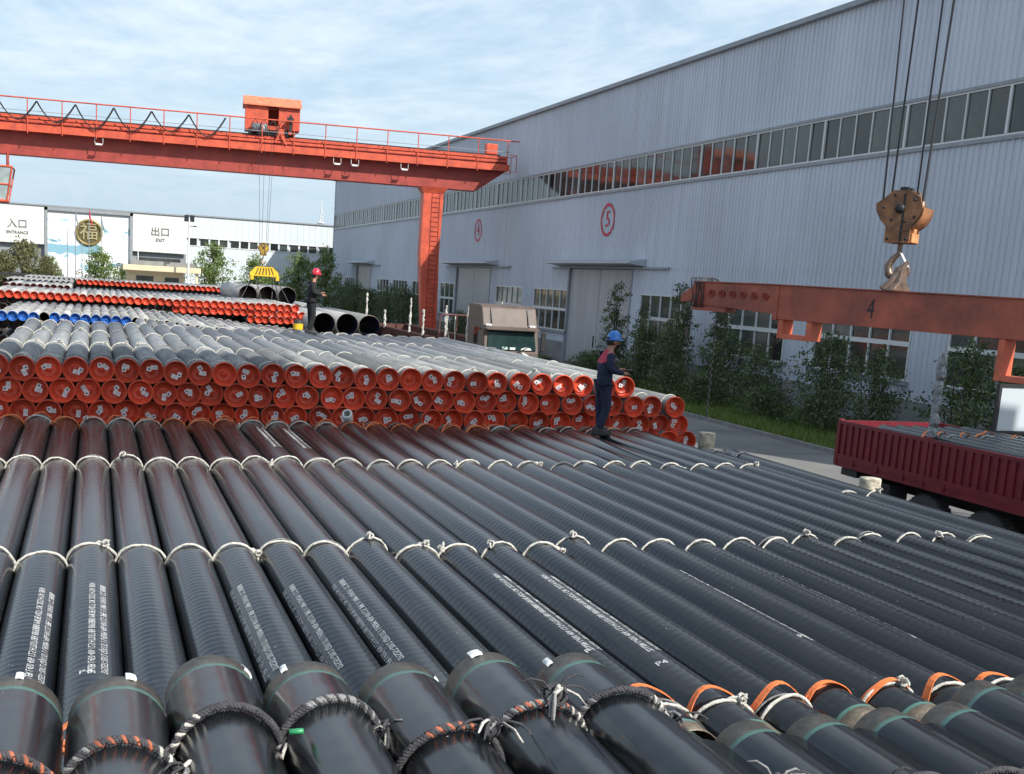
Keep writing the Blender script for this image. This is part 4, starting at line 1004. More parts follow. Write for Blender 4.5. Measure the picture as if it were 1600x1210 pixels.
# yellow spreader under the far gantry
def far_lift():
    hook_block((10.75, 76.0, 5.95), .95, 'small yellow-black hook block on ropes below the far gantry', 13.1, mat('oily_yellow', (.4, .24, .03), .5, 0, .7, 3, var2=(.05, .04, .02)),
               [(-.3, -.1, -.5, -.1), (-.1, .1, -.1, .1), (.15, -.1, .3, -.1), (.3, .1, .5, .1)])
    root = tag(empty('yellow_spreader', (10.85, 76, 4.25)), 'yellow striped lifting spreader with slings above the large pipes', 'spreader beam')
    b = MB(); b.prism([(-.95, .0), (.95, 0), (.95, .25), (.55, .62), (.12, .62), (-.12, .62), (-.55, .62), (-.95, .2)], -.12, .12, axis='Y'); b.build('plate', M['yellow'], root, fix=True)
    for k in range(6):
        s_ = MB(); x = -.62+k*.24; s_.prism([(x, .08), (x+.07, .08), (x*.7+.07, .55), (x*.7, .55)], -.127, -.1201, axis='Y'); s_.build('black_stripe', M['dark'], root, fix=True)
    for x in (-.95, .75):
        s_ = MB(); s_.box((x, -.5, -.25), (x+.2, .5, .05)); s_.build('end_shoe', M['yellow'], root)
    for a, c in (((-.8, 0, -.1), (-1.7, -1, -1.7)), ((-.6, 0, -.1), (-.2, -.5, -1.6)), ((.7, 0, -.1), (1.0, -.8, -2.1)), ((.8, 0, -.1), (1.9, -1, -2.3)), ((.6, 0, -.1), (.4, -.8, -2.1)), ((-.7, 0, 0), (-1.2, 1, -1.4))):
        s_ = MB(); s_.tube([a, tuple((p+q)/2+.03 for p, q in zip(a, c)), c], .035, 5); s_.build('sling', M['cable'], root)
far_lift()

# second gantry, the one that carries the near hook (its girder passes above the frame)
G2Y = 8.7
gantry((0, G2Y, 0), -.08, 'second dark red gantry crane passing overhead above the picture', 6.0, festoon=False, paint=mat('dull_maroon_paint', (.11, .05, .045), .7, 0, .3, 2))
trolley((0, G2Y, 0), -.08, 8.4, 'winch house of the overhead gantry carrying the near hook', bpy.data.materials['dull_maroon_paint'])

# ------------------------------------------------------------------ trucks
def truck_cab(root, ox, oy, mt, full=True):
    # faces -y ; width 2.5 in x from ox to ox+2.5 ; oy = windscreen plane
    prof = [(0, .75), (-.12, 1.5), (-.10, 1.75), (.12, 2.75), (.18, 2.80), (.55, 3.62), (.75, 3.72), (2.25, 3.74), (2.3, 3.6), (2.3, .95), (.3, .75)]
    b = MB(); b.prism([(oy+y, z) for y, z in prof], ox, ox+2.5, axis='X'); cb = b.build('cab_body', mt, root, fix=True, bevel=.05)
    g = MB(); g.add([(ox+.14, oy-.13, 1.86), (ox+2.36, oy-.13, 1.86), (ox+2.30, oy+.055, 2.66), (ox+.20, oy+.055, 2.66), (ox+.14, oy-.09, 1.86), (ox+2.36, oy-.09, 1.86), (ox+2.30, oy+.1, 2.66), (ox+.20, oy+.1, 2.66)], [(0, 1, 2, 3), (0, 3, 7, 4), (1, 5, 6, 2), (3, 2, 6, 7), (0, 4, 5, 1)]); g.build('windscreen', M['glasscab'], root)
    v = MB(); v.prism([(oy-.12, 2.74), (oy-.22, 2.70), (oy-.22, 2.74), (oy+.02, 2.84)], ox+.05, ox+2.45, axis='X'); v.build('sun_visor', mt, root, fix=True)
    for s in (0, 1):
        x = ox-.012 if s == 0 else ox+2.5-.012
        d = MB(); d.prism([(oy+.35, 1.95), (oy+1.35, 1.95), (oy+1.35, 2.75), (oy+.5, 2.75)], x, x+.024, axis='X'); d.build('side_window', M['glassdark'], root, fix=True)
        d = MB(); d.box((x-.003, oy+.2, .95), (x+.027, oy+1.45, 1.88)); d.build('door_panel', mt, root, bevel=.01)
        m_ = MB(); sx = -1 if s == 0 else 1; xx = ox-.2 if s == 0 else ox+2.7
        m_.box((xx-.1, oy-.12, 1.9), (xx+.1, oy-.02, 2.65)); m_.tube([(xx, oy-.07, 2.7), (xx-sx*.25, oy+.1, 2.8)], .025, 5); m_.tube([(xx, oy-.07, 1.88), (xx-sx*.25, oy+.1, 1.75)], .025, 5); m_.build('mirror', M['dark'], root)
        l = MB(); l.box((ox+.12+s*1.9, oy-.16, .95), (ox+.48+s*1.9, oy-.02, 1.2)); l.build('headlight', M['white'], root, bevel=.02)
        l = MB(); l.prism([(oy+.19, 2.95), (oy+.52, 3.58), (oy+.50, 3.60), (oy+.16, 2.96)], ox+.38+s*1.68, ox+.43+s*1.68, axis='X'); l.build('fairing_rib', M['dark'], root, fix=True)
        l = MB(); l.box((ox+.08+s*2.0, oy+.05, 2.86), (ox+.34+s*2.0, oy+.16, 2.93)); l.build('marker_light', M['white'], root)
        w_ = MB(); w_.tube([(ox+.5+s*1.0, oy-.17, 1.78), (ox+.95+s*1.0, oy-.15, 1.98)], .018, 5); w_.build('wiper', M['dark'], root)
    b = MB(); b.box((ox+.95, oy-.29, .6), (ox+1.55, oy-.281, .78)); b.build('blank_plate', M['yellow'], root)
    b = MB(); b.box((ox+.3, oy-.17, 1.2), (ox+2.2, oy-.10, 1.62)); b.build('grille', M['dark'], root)
    b = MB(); b.box((ox-.02, oy-.28, .45), (ox+2.52, oy+.4, .92)); b.build('bumper', mt, root, bevel=.05)
    b = MB(); b.box((ox+.8, oy-.142, 1.88), (ox+1.05, oy-.128, 1.99)); b.build('dashboard_papers', mat('pale_green_papers', (.45, .62, .55), .7), root)
    b = MB(); b.box((ox+1.15, oy-.143, 1.88), (ox+1.4, oy-.129, 1.98)); b.build('dashboard_papers', M['cloth'], root)
    b = MB(); b.prism([(ox+1.65, 1.88), (ox+2.15, 1.88), (ox+2.1, 1.97), (ox+1.9, 2.0), (ox+1.7, 1.95)], oy-.144, oy-.13, axis='Y'); b.build('dashboard_papers', M['cloth'], root)
    b = MB(); b.prism([(ox+.2, 1.9), (ox+.72, 1.9), (ox+.68, 2.6), (ox+.36, 2.62)], oy-.02, oy-.008, axis='Y'); b.build('pale_curtain', M['trim'], root) if 0 else None
    b = MB(); b.tube([(ox+1.7, oy-.17, 1.75), (ox+2.45, oy-.20, 1.45)], [.08, .03], 6, flat=.6); b.build('white_cloth', M['cloth'], root)
def wheel(root, x, y, r=.52, w_=.3):
    b = MB(); b.lathe([(r*.55, -w_/2), (r*.93, -w_/2), (r, -w_*.35), (r, w_*.35), (r*.93, w_/2), (r*.55, w_/2), (r*.5, .0)], 36, axis='X'); 
    for k in range(36):
        q = 2*PI*k/36; m_ = Matrix.Rotation(q, 4, 'X'); b.box((-w_*.38, -.03, r-.005), (w_*.38, .03, r+.02), mat=m_)
    t = b.build('tyre', M['black_rubber'], None, fix=True); t.parent = root; t.location = (x, y, r+.02)
    h = MB(); h.lathe([(r*.56, -w_*.45), (r*.5, -w_*.2), (.16, -w_*.2), (.12, -w_*.42), (0, -w_*.42)], 20, axis='X'); h.build('rim', M['steel'], t, fix=True)

def truck_right():
    X, Y0, Y1 = 15.0, 7.4, 19.66
    root = tag(empty('cargo_truck', (X, Y1, 0)), 'dark red open-bed truck loaded with black pipes at the right edge', 'truck')
    def q(y): return y-Y1
    Z0, Z1 = 1.36, 2.18
    def side(x, nm):
        posts = [Y0, Y0+3.0, Y0+6.4, Y1-2.36, Y1-.0]
        posts = [Y0, 10.9, 17.05, Y1]   # panel joints
        for a, c in zip(posts[:-1], posts[1:]):
            b = MB(); a_, c_ = q(a)+.05, q(c)-.05
            b.box((x-.012, a_, Z0), (x+.012, c_, Z1)); 
            s = -1 if x < 1 else 1
            b.box((min(x, x+s*.045), a_, Z1-.07), (max(x, x+s*.045), c_, Z1)); b.box((min(x, x+s*.045), a_, Z0), (max(x, x+s*.045), c_, Z0+.12))
            y = a_+.12
            while y < c_-.1:
                b.box((min(x+s*.012, x+s*.04), y, Z0+.12), (max(x+s*.012, x+s*.04), y+.1, Z1-.07)); y += .2
            p = b.build('side_panel', M['truckred'], root)
            for hy in (a_+.5, (a_+c_)/2, c_-.5):
                h = MB(); h.box((x+s*.04-.02, hy-.05, Z0-.08), (x+s*.04+.02, hy+.05, Z0+.06)); h.build('hinge', M['truckred'], p)
        for yy in posts:
            b = MB(); b.box((x-.05, q(yy)-.05, Z0-.12), (x+.05, q(yy)+.05, Z1+.03)); b.build('corner_post', M['truckred'], root, bevel=.01)
    side(0, 'l'); side(2.45, 'r')
    b = MB(); b.box((.06, -.03, Z0), (2.39, .03, Z1)); b.build('tailgate', M['truckred'], root)
    b = MB(); b.box((-.03, q(Y0), Z0-.14), (2.48, q(Y1), Z0-.002)); b.build('bed_floor', M['truckred'], root)
    b = MB(); b.box((.65, q(Y0)-2.0, .9), (.8, -.6, Z0-.14)); b.box((1.65, q(Y0)-2.0, .9), (1.8, -.6, Z0-.14)); b.box((.3, -.75, .95), (2.2, -.6, Z0-.14)); b.build('chassis_rail', M['dark'], root)
    b = MB(); b.box((.05, q(18.0), .6), (.5, q(18.7), 1.1)); b.build('side_box', M['dark'], root, bevel=.02)
    b = MB(); b.box((.02, q(19.0), 1.06), (.5, q(19.5), 1.2)); b.build('rear_bumper', M['dark'], root)
    for y in (17.0, 15.45, 9.4):
        for x in (.18, 2.25): wheel(root, x, q(y), .54)
    for y in (9.4,):
        b = MB(); vs = []
        for i in range(11):
            a = .2+(PI-.4)*i/10
            for r_ in (.64, .67):
                for x in (0, .5): vs.append((x, q(y)+r_*math.cos(a), .54+r_*math.sin(a)))
        fs = []
        for i in range(10):
            a = 4*i; fs += [(a, a+1, a+5, a+4), (a+2, a+6, a+7, a+3), (a, a+4, a+6, a+2), (a+1, a+3, a+7, a+5)]
        b.add(vs, fs); b.build('mudguard', M['dark'], root, fix=True)
    truck_cab(root, 0, q(Y0)-2.9, M['truckred'])
    for x in (.2, 2.25): wheel(root, x, q(Y0)-1.9)
    # foil wrapped stake standing at the side
    r = tag(empty('wrapped_stake', (15.18, 17.2, 1.4)), 'tall stake wrapped in silver plastic standing in the truck bed side', 'stake')
    b = MB(); pts = []; rr = []
    for i in range(26):
        z = .1+2.2*i/25; pts.append((.012*math.sin(i*1.3)+.02*i/25, .012*math.cos(i*1.9), z)); rr.append(.085+rnd.uniform(-.014, .014))
    b.tube(pts, rr, 9, smooth=False); b.build('plastic_wrap', M['foil'], r)
    b = MB(); b.tube([(0, 0, -.03), (.02, 0, 2.35)], .03, 6); b.build('stake_core', M['steel'], r)
    # load
    lx = [15.27+.405*i for i in range(6)]
    for i, x in enumerate(lx):
        p = tag(empty('coated_pipe', (x, 7.0, 2.03)), 'black pipe lying on the dark red truck bed, %s from the near side' % ordn(i+1), 'pipe', 'pipes loaded on the truck')
        inst(T_load, 'tube', p, None, (0, rnd.uniform(0, 6), 0))
        inst(straps[i % 4], 'orange_strap', p, (0, 10.4+jit(.15), 0), (0, jit(.3), .1))
        if i % 2: inst(ropesW[i % 4], 'rope_ring', p, (0, 10.2, 0), (0, 0, .1))
        if i < 2: stencil(p, 7.0, .2-.5*i)
    b = MB()
    for i in range(6): b.lathe([(R-.012, 0), (R, 0), (R, 11.6), (R-.012, 11.6)], 14, [0, 0, 0], 'Y', o=(15.27+.405*i, 7.1, 1.64))
    tag(b.build('lower_load_pipes', [M['black']]), 'lower layer of pipes inside the truck bed', 'pipes', kind='stuff')
T_load = tube_mesh('tube', 11.7, M['black'], True)
truck_right()

def truck_far():
    root = tag(empty('flatbed_truck', (15.85, 45, 0)), 'tan tractor cab with brown low-sided trailer parked beyond the stacks', 'truck')
    truck_cab(root, 0, 0, M['cabpaint'])
    for y in (.9,):
        for x in (.25, 2.25): wheel(root, x, y)
    for y in (4.2, 5.5, 14, 15.3, 16.6):
        for x in (-.35, 1.85): wheel(root, x, y)
    b = MB(); b.box((-.7, 5.0, 1.05), (1.9, 19.5, 1.2)); b.build('trailer_floor', M['trailer'], root)
    b = MB(); b.box((.0, 2.4, .8), (.25, 19, 1.05)); b.box((1.0, 2.4, .8), (1.25, 19, 1.05)); b.build('chassis_rail', M['dark'], root)
    for x in (-.7, 1.84):
        for k in range(6):
            y0 = 5.0+k*2.42; b = MB(); b.box((x, y0+.03, 1.2), (x+.06, y0+2.39, 1.98))
            for j in range(9): b.box((x-.03, y0+.12+j*.27, 1.25), (x, y0+.2+j*.27, 1.93))
            b.box((x-.03, y0+.03, 1.93), (x+.09, y0+2.39, 2.02)); b.build('side_panel', M['trailer'], root)
    b = MB(); b.box((-.7, 19.42, 1.2), (1.9, 19.5, 1.98)); b.build('tailgate', M['trailer'], root)
    # headboard frame behind the cab
    f = MB()
    f.tube([(-.9, 3.6, 1.0), (-.9, 3.6, 3.05), (-.75, 3.6, 3.12), (1.2, 3.6, 3.12)], .045, 6); f.tube([(-.1, 3.6, 1.0), (-.1, 3.6, 3.1)], .035, 6); f.tube([(-.9, 3.6, 2.0), (1.2, 3.6, 2.0)], .03, 6); f.build('headboard_frame', M['trailer'], root)
    s_ = MB()
    for k in (0, 3): s_.tube([(-.55+.12*k, 3.55, 3.08), (-.6+.13*k, 3.5, 2.6), (-.45+.1*k, 3.55, 2.1), (-.6+.1*k, 3.5, 1.5)], .03, 5)
    s_.build('hanging_straps', M['ropew'], root)
    for i, (x, y, h) in enumerate(((-.72, 18.8, 1.75), (-.72, 14.4, .95), (1.86, 18.5, 1.6), (-.72, 9.3, 1.0), (.6, 7.5, 1.5), (-.72, 6.9, 1.25), (.2, 2.9, 1.6), (1.9, 3.2, 1.9))):
        r = tag(empty('wrapped_stake', (15.85+x, 45+y, 1.95)), ['tall white rag-wrapped stake at the far end of the brown trailer', 'short pale green stake on the trailer side', 'white stake on the far side of the trailer end', 'short white stake in the middle of the trailer side', 'tall white stake inside the trailer', 'knobbly white stake near the trailer front', 'white stake between cab and headboard', 'white stake just behind the tan cab'][i], 'stake', 'stakes on the brown trailer')
        b = MB(); pts = []; rr = []
        for k in range(14): pts.append((rnd.uniform(-.02, .02), rnd.uniform(-.02, .02), h*k/13)); rr.append(rnd.uniform(.03, .075))
        b.tube(pts, rr, 7, smooth=False); b.build('rag_wrap', M['ropew'], r)
truck_far()

def left_truck():
    root = tag(empty('parked_lorry', (-6.6, 121.6, 0)), 'dark flat lorry with small red cab among the trees at far left', 'truck')
    b = MB(); b.prism([(0, .6), (-.05, 1.5), (.15, 2.7), (1.9, 2.8), (1.9, .7)], 2.4, 4.4, axis='X'); b.build('cab_body', M['helmr'], root, fix=True, bevel=.05)
    b = MB(); b.box((2.55, -.02, 1.6), (4.25, .04, 2.4)); b.build('windscreen', M['glassdark'], root)
    b = MB(); b.box((-6, .6, .9), (2.3, 2.9, 1.2)); b.box((-6, .6, 2.6), (2.3, 3.1, 2.9)); b.build('flat_bed', M['dark'], root)
    for x in (-5, -2, 1, 3.4): wheel(root, x, .8)
left_truck()

def board():
    root = tag(empty('notice_board', (18.75, 19.0, 0)), 'pale blank board in a dark frame standing beyond the truck at right', 'board')
    b = MB(); b.box((-.35, -.02, 2.12), (1.6, .02, 3.05)); b.build('board_panel', mat('pale_board', (.5, .56, .6), .6, 0, .1, 1), root)
    f = MB(); f.box((-.42, -.04, 2.05), (-.35, .04, 3.12)); f.box((1.6, -.04, 2.05), (1.67, .04, 3.12)); f.box((-.35, -.04, 3.05), (1.6, .04, 3.12)); f.box((-.35, -.04, 2.05), (1.6, .04, 2.12)); f.build('board_frame', M['dark'], root)
    f = MB(); f.box((-.1, -.035, 0), (-.03, .035, 2.05)); f.box((1.25, -.035, 0), (1.32, .035, 2.05)); f.build('board_legs', M['dark'], root)
board()

# ------------------------------------------------------------------ vegetation
def leafy(name, seed, h, rad, nclump, nleaf, ls, mt, trunk_h=.3, shape=1.0, stems=1):
    g = random.Random(seed); tr = MB(); lf = MB(); cl = []
    for s in range(stems):
        bx, by = (g.uniform(-.3, .3)*rad, g.uniform(-.3, .3)*rad) if stems > 1 else (0, 0)
        tr.tube([(bx, by, 0), (bx+g.uniform(-.1, .1), by+g.uniform(-.1, .1), h*trunk_h), (bx*1.5+g.uniform(-.2, .2), by*1.5+g.uniform(-.2, .2), h*.8)], [.05*h/3, .04*h/3, .015], 6)
    for i in range(nclump):
        u = g.random(); z = h*(trunk_h+(1-trunk_h)*u)
        prof = math.sin(PI*min(1, (u*.85+.15)))**.6*shape
        a = g.uniform(0, 2*PI); rr = rad*prof*math.sqrt(g.random())*g.uniform(.6, 1.12)
        c = Vector((rr*math.cos(a), rr*math.sin(a), z+g.uniform(-.1, .1)*h)); cl.append(c)
        if i % 3 == 0:
            st = Vector((0, 0, h*trunk_h*.9+.4*max(0, z-h*trunk_h))); tr.tube([st, (st+c)/2+Vector((0, 0, .05*h)), c], [.018*h/3, .012*h/3, .005], 4)
    for c in cl:
        cr_ = g.uniform(.10, .2)*rad+.08
        for k in range(nleaf):
            d = Vector((g.gauss(0, 1), g.gauss(0, 1), g.gauss(0, .75))); p = c+d*cr_*.6
            n_ = Vector((g.uniform(-1, 1), g.uniform(-1, 1), g.uniform(-.2, 1))).normalized(); t = n_.orthogonal().normalized(); b_ = n_.cross(t); l = ls*g.uniform(.6, 1.3)
            q = g.uniform(0, 6.28); t, b_ = t*math.cos(q)+b_*math.sin(q), b_*math.cos(q)-t*math.sin(q)
            lf.add([p-t*l, p-b_*l*.45, p+t*l, p+b_*l*.45], [(0, 1, 2, 3)])
    return tr.mesh('trunk', M['bark']), lf.mesh('crown', M[mt])
def plant(kind, loc, s, rz, label, cat, group=None, name='tree'):
    r = tag(empty(name, loc, (0, 0, rz)), label, cat, group); r.scale = (s[0], s[0], s[1])
    inst(kind[0], 'trunk', r); inst(kind[1], 'crown', r); return r
V_shrub = [leafy('s', k, 2.9, 1.4, 88, 30, .07, 'leafd', .22, 1.0, 3) for k in (1, 2, 3)]
V_tall = leafy('t', 5, 4.6, .85, 90, 30, .075, 'leafd', .12, 1.0, 3)
V_bush = leafy('b', 7, 1.2, 1.0, 70, 40, .05, 'leafd', .05, 1.15, 3)
V_far = [leafy('f', 11+k, 6.5, 2.6, 170, 26, .15, 'leafg', .12, 1.0) for k in range(2)]
V_olive = leafy('o', 15, 5.2, 3.0, 120, 26, .17, 'leafo', .2, 1.0)
def planting():
    sh = [(26.6, 50.6, .95, 1.0), (25.6, 46.6, .9, .95), (26.2, 42.6, 1.0, 1.0), (25.3, 38.7, .9, .88), (26.2, 35.4, 1.05, 1.08), (25.4, 31.8, .95, .98), (26.4, 28.5, 1.1, 1.15), (25.2, 25.6, 1, 1.0)]
    for i, (x, y, s, z) in enumerate(sh):
        plant(V_shrub[i % 3], (x, y, .1), (s, z), i*1.7, 'dark small tree on the verge by the hall windows, %s from the left' % ordn(i+1), 'tree', 'small trees on the verge', 'small_tree')
    for i, (x, y, s) in enumerate(((26.6, 54.4, 1.0), (27.3, 49.0, 1.02), (27.2, 45.0, .95), (27.1, 52.2, .8))):
        plant(V_tall, (x, y, .1), (s, s), i*2.1, ['tall slender dark shrub behind the worker in the blue helmet', 'tall slender dark shrub right of the blue helmet', 'slender dark shrub below the tip of the spreader beam', 'slender dark shrub close to the grey door'][i], 'shrub', 'slender shrubs on the verge', 'slender_shrub')
    for i, (x, y) in enumerate(((24.2, 48.4), (24.6, 44.3), (24.4, 41.2), (23.8, 50.8), (24.5, 36.7), (24.7, 33.5), (24.6, 53.6))):
        plant(V_bush, (x, y, .1), (1.1+.1*(i % 3), 1.0+.15*(i % 2)), i*.9, 'low rounded dark bush in the grass strip, %s from the left' % ordn([3, 4, 5, 2, 6, 7, 1][i]), 'bush', 'low bushes in the grass strip', 'low_bush')
    for i in range(10):
        plant(V_shrub[i % 3], (25.2+1.2*(i % 2), 92.5+3.1*i, .1), (1.15, 1.08 if i % 3 else 1.3), i*1.1, 'dark hedge shrub before the far hall windows, %s from the crane leg' % ordn(i+1), 'shrub', 'hedge shrubs at the far end of the hall', 'hedge_shrub')
    for i in range(4):
        plant(V_shrub[i % 3], (24.6+1.0*(i % 2), 69.3+3.0*i, .1), (.9, .8), i*1.9, 'dark shrub on the verge behind the tan cab, %s from the right' % ordn(i+1), 'shrub', 'shrubs behind the tan cab', 'hedge_shrub')
    ft = [(12.8, 130, 1.0, 1.08, 0, 'broad green tree right of the gatehouse'), (.6, 131, .95, .86, 1, 'bright green tree in front of the mural foot'), (17.2, 128, .85, .9, 1, 'green tree left of the far hook ropes'), (22.3, 128, .95, 1.0, 0, 'green tree right of the far hook ropes'), (25.2, 127, .8, 1.08, 1, 'green tree touching the corner of the grey hall'), (3.0, 133, .6, .6, 0, 'small green tree left of the gatehouse'), (19.7, 134, .8, .75, 0, 'green tree partly behind the yellow spreader'), (-4.6, 134, .5, .7, 0, 'small green tree beside the mural frame')]
    for i, (x, y, a, c, k, lab) in enumerate(ft): plant(V_far[k], (x, y, 0), (a, c), i*1.3, lab, 'tree', 'trees along the far side of the yard', 'tree')
    for i, (x, y, a, c, lab) in enumerate(((-7.4, 131, 1.0, 1.12, 'olive tree with thin pale twigs left of the mural'), (-11.5, 130, 1.1, 1.0, 'olive tree at the far left edge'), (-4.9, 128, .55, .85, 'small olive tree overlapping the left mural frame'), (-9.3, 127, .8, .85, 'olive tree behind the dark lorry'))): plant(V_olive, (x, y, 0), (a, c), i*1.7, lab, 'tree', 'olive-coloured trees at the left', 'tree')
    g = random.Random(3); b = MB()
    for k in range(52000):
        y = 23+35*g.random() if g.random() < .86 else g.uniform(67.2, 81); x = 22.2+6.4*g.random()**1.1; h = g.uniform(.08, .3)*(1+.6*noise.noise(Vector((x*.7, y*.7, 0)))); a = g.uniform(0, 6.28); w_ = .014+.012*g.random(); dx, dy = math.cos(a), math.sin(a); l = g.uniform(-.1, .1)
        b.add([(x-dx*w_, y-dy*w_, .09), (x+dx*w_, y+dy*w_, .09), (x+l*dy*1.4, y+l*dx*1.4, .09+h)], [(0, 1, 2)])
    tag(b.build('grass', M['grass']), 'rough green grass on the verge between lane and hall', 'grass', kind='stuff')
planting()

# ------------------------------------------------------------------ people
def skin_mesh(name, verts, edges, rad, mats, sub=1, pick=None):
    me = bpy.data.meshes.new(name); me.from_pydata(verts, edges, [])
    o = bpy.data.objects.new(name, me); COL.objects.link(o)
    o.modifiers.new('skin', 'SKIN'); sv = me.skin_vertices[0].data
    for i, r in enumerate(rad): sv[i].radius = r if isinstance(r, tuple) else (r, r)
    seen = set(); adj = {}
    for a, b in edges: adj.setdefault(a, []).append(b); adj.setdefault(b, []).append(a)
    for i in range(len(verts)):
        sv[i].use_root = False
    for i in range(len(verts)):
        if i in seen: continue
        sv[i].use_root = True; st = [i]
        while st:
            k = st.pop()
            if k in seen: continue
            seen.add(k); st += adj.get(k, [])
    s = o.modifiers.new('sub', 'SUBSURF'); s.levels = sub; s.render_levels = sub
    bpy.context.view_layer.update()
    out = bpy.data.meshes.new_from_object(o.evaluated_get(bpy.context.evaluated_depsgraph_get()))
    bpy.data.objects.remove(o); out.name = name; out.materials.clear()
    for m_ in mats: out.materials.append(m_)
    for p in out.polygons:
        p.use_smooth = True
        p.material_index = pick(p.center) if pick else 0
    return out
def person(loc, rz, h, label, up, low, helm, yoke=None, lean=0.0):
    root = tag(empty('person', loc, (0, 0, rz)), label, 'person'); s = h/1.75; root.scale = (s, s, s)
    L = lean
    # faces +x
    J = {'pel': (0, 0, .93), 'sp': (.0, 0, 1.10), 'ch': (.0+L, 0, 1.30), 'nb': (.03+L, 0, 1.45), 'nk': (.05+L, 0, 1.51), 'hd': (.085+L, 0, 1.60), 'ht': (.075+L, 0, 1.69)}
    V, E, Rr = [], [], []
    def add(p, r, par=None):
        V.append(p); Rr.append(r); i = len(V)-1
        if par is not None: E.append((par, i))
        return i
    def arms(rs, add, root_i, hand=True):
        ends = []
        for sy, el, wr in ((-1, (-.02+L, -.25, 1.14), (.25+L, -.16, 1.08)), (1, (.02+L, .25, 1.15), (.27+L, .10, 1.13))):
            a = add((.0+L, sy*.10, 1.39), rs[0], root_i); a = add((-.01+L, sy*.185, 1.37), rs[1], a); a = add(el, rs[2], a); a = add(wr, rs[3], a); ends.append((a, wr, sy))
        return ends
    p = add(J['pel'], .12); sp = add(J['sp'], .105, p); c = add(J['ch'], .12, sp); nb = add(J['nb'], .065, c); nk = add(J['nk'], .052, nb); hd = add(J['hd'], (.078, .09), nk); add(J['ht'], (.07, .08), hd)
    # chin, nose
    ends = arms((.06, .055, .038, .026), add, c)
    hands = []
    for a, wr, sy in ends:
        w_ = Vector(wr); f = Vector((.9, -sy*.25, -.05)).normalized(); pa = add(tuple(w_+f*.05), (.034, .018), a); pb = add(tuple(w_+f*.09), (.038, .017), pa)
        hands.append((w_, f, sy))
    for sy in (-1, 1):
        a = add((0, sy*.09, .88), .085, p); a = add((.03*sy*-1+.01, sy*.10, .48), .055, a); a = add((-.05*sy*-1-.02, sy*.10, .08), .036, a)
    for w_, f, sy in hands:
        side = f.cross(Vector((0, 0, 1))).normalized()
        for k in range(4):
            o_ = (k-1.5)*.018; ln = (.062, .072, .066, .05)[k]
            a = add(tuple(w_+f*.075+side*o_), .009); b = add(tuple(w_+f*(.075+ln*.6)+side*o_), .0085, a); add(tuple(w_+f*(.075+ln*.9)+side*o_+Vector((0, 0, -.02))), .0075, b)
        a = add(tuple(w_+f*.03+side*.02*sy), .011); b = add(tuple(w_+f*.07+side*.045*sy+Vector((0, 0, .015))), .010, a); add(tuple(w_+f*.10+side*.04*sy+Vector((0, 0, .012))), .008, b)
    inst(skin_mesh('body', V, E, Rr, [M['skin']], 2), 'body', root)
    # jacket
    V, E, Rr = [], [], []
    p = add((0, 0, .80), (.15, .19)); p2 = add((0, 0, .95), (.14, .185), p); sp = add((0, 0, 1.12), (.135, .18), p2); c = add((L-.0, 0, 1.30), (.14, .19), sp); nb = add((.02+L, 0, 1.43), (.08, .10), c); add((.035+L, 0, 1.475), (.065, .07), nb)
    arms((.085, .08, .062, .045), add, c)
    fn = None
    if yoke: fn = lambda q: (1 if (q.z > 1.25 and abs(q.y) < .175) else (2 if 1.235 < q.z < 1.262 and abs(q.y) < .2 and q.x > .05 else 0))
    inst(skin_mesh('jacket', V, E, Rr, [M[up], M[yoke or up], M['reflective']], 2, fn), 'jacket', root)
    # trousers
    V, E, Rr = [], [], []
    p = add((0, 0, .93), (.13, .165))
    for sy in (-1, 1):
        a = add((0, sy*.09, .84), .115, p); a = add((.02-.03*sy, sy*.10, .48), .085, a); a = add((-.02+.05*sy, sy*.10, .09), .075, a)
    inst(skin_mesh('trousers', V, E, Rr, [M[low]], 2), 'trousers', root)
    for sy in (-1, 1):
        x = -.02+.05*sy; y = sy*.10
        b = MB(); b.prism([(x-.10, 0), (x+.20, 0), (x+.21, .04), (x+.15, .075), (x+.06, .11), (x+.05, .15), (x-.09, .15), (x-.105, .05)], y-.048, y+.048, axis='Y'); b.build('boot', M['dark'], root, fix=True, bevel=.02)
    # face details
    hx = .085+L
    b = MB(); b.tube([(hx+.085, 0, 1.625), (hx+.108, 0, 1.59)], [.01, .017], 6); b.build('nose', M['skin'], root)
    for sy in (-1, 1):
        b = MB(); b.lathe([(0, -.012), (.02, -.008), (.03, .004), (.0, .01)], 10, axis='Y', o=(hx-.01, sy*.088, 1.60)); b.build('ear', M['skin'], root, fix=True)
        b = MB(); b.lathe([(0, -.006), (.009, 0), (0, .006)], 8, axis='X', o=(hx+.083, sy*.032, 1.622)); b.build('eye', M['dark'], root, fix=True)
    b = MB(); b.box((hx+.078, -.022, 1.553), (hx+.088, .022, 1.559)); b.build('mouth', M['pink'], root)
    hb = MB(); hb.lathe([(.0, 1.72), (.06, 1.71), (.093, 1.67), (.097, 1.62), (.088, 1.57), (.075, 1.55)], 18, axis='Z', o=(hx-.045, 0, 0)); hb.v = [(x, y*.93, z) for x, y, z in hb.v]; hb.build('hair', M['hair'], root, fix=True)
    # helmet: dome, ridge, brim and peak
    o_ = (hx-.005, 0, 1.655)
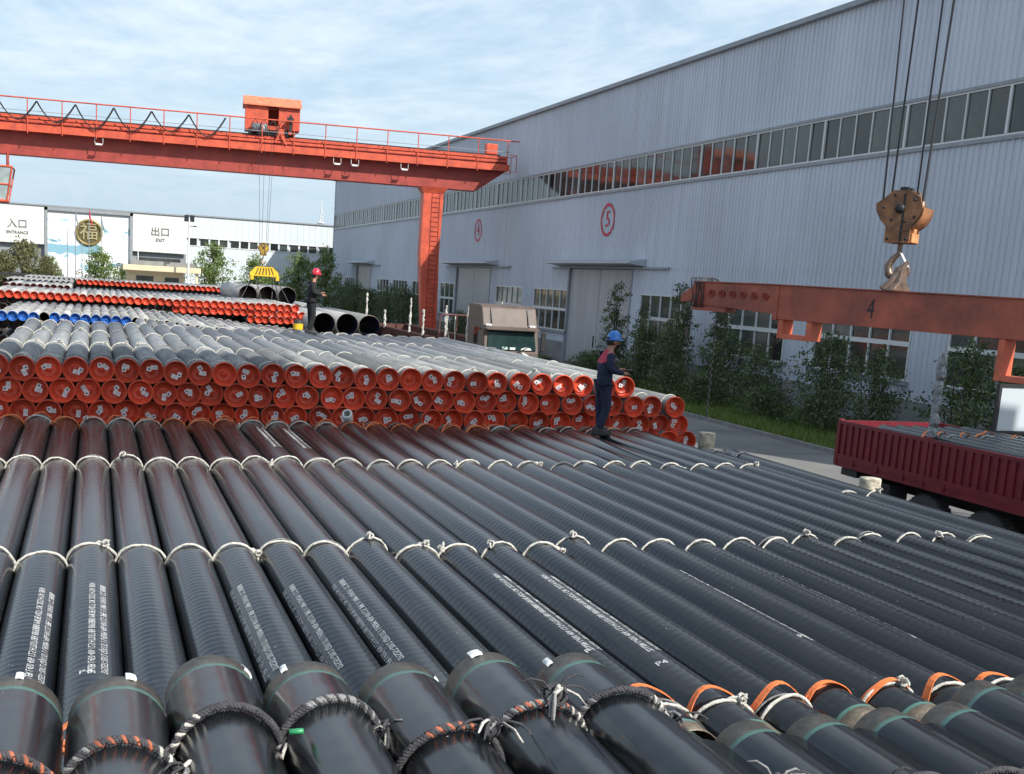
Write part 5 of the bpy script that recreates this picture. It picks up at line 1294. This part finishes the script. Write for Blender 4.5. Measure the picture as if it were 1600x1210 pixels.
    H = MB(); H.lathe([(0, .135), (.045, .13), (.085, .105), (.113, .06), (.122, .0), (.124, -.012), (.117, -.012)], 24, axis='Z', o=o_); H.tube([(o_[0]-.1, 0, o_[2]+.08), (o_[0]-.05, 0, o_[2]+.128), (o_[0]+.05, 0, o_[2]+.128), (o_[0]+.1, 0, o_[2]+.08)], .012, 6)
    vs = []
    for i in range(25):
        q = 2*PI*i/24; ex = .018+.045*max(0, math.cos(q))**2
        vs += [(o_[0]+.12*math.cos(q), .12*math.sin(q), o_[2]-.004), (o_[0]+(.12+ex)*math.cos(q), (.12+ex)*math.sin(q), o_[2]-.016), (o_[0]+(.12+ex)*math.cos(q), (.12+ex)*math.sin(q), o_[2]-.022), (o_[0]+.118*math.cos(q), .118*math.sin(q), o_[2]-.014)]
    fs = []
    for i in range(24):
        for k in range(4): fs.append((4*i+k, 4*i+4+k, 4*i+4+(k+1) % 4, 4*i+(k+1) % 4))
    H.add(vs, fs, 0, True)
    for v_i in range(len(H.v)):
        x, y, z = H.v[v_i]; H.v[v_i] = (x, y*.92, z)
    H.build('helmet', M[helm], root, fix=True)
    b = MB(); b.box((.36+L, -.06, 1.13), (.46+L, .06, 1.145)); b.build('notebook', M['dark'], root)
    return root
person((8.20, 17.05, 2.135), -.12, 1.72, 'worker in blue helmet and navy overalls with red yoke standing on the front stack', 'navy', 'navy', 'helmb', 'pink', .03)
person((5.62, 30.2, 2.93), -.05, 1.72, 'man in red helmet and black clothes standing on the red-capped stack', 'blackcloth', 'blackcloth', 'helmr', None, .02)

# small debris: paper tube on the front stack, green marker near the ropes
def debris():
    r = tag(empty('paper_roll', (4.05, 18.0, 2.16)), 'torn white paper roll lying at the far end of the front stack', 'paper roll')
    b = MB(); b.lathe([(.06, 0), (.075, .02), (.085, .25), (.07, .28), (.055, .26)], 14, axis='Z'); o = b.build('roll', M['cloth'], r, fix=True); o.rotation_euler = (.9, -.5, 0)
    r = tag(empty('marker_pen', (.71, 3.93, 2.80)), 'small green marker tucked between the nearest pipes', 'marker pen')
    b = MB(); b.lathe([(0, 0), (.011, .0), (.012, .05), (.009, .055), (0, .055)], 10, axis='X'); b.build('barrel', mat('green_plastic', (.03, .25, .1), .4), r, fix=True)
debris()
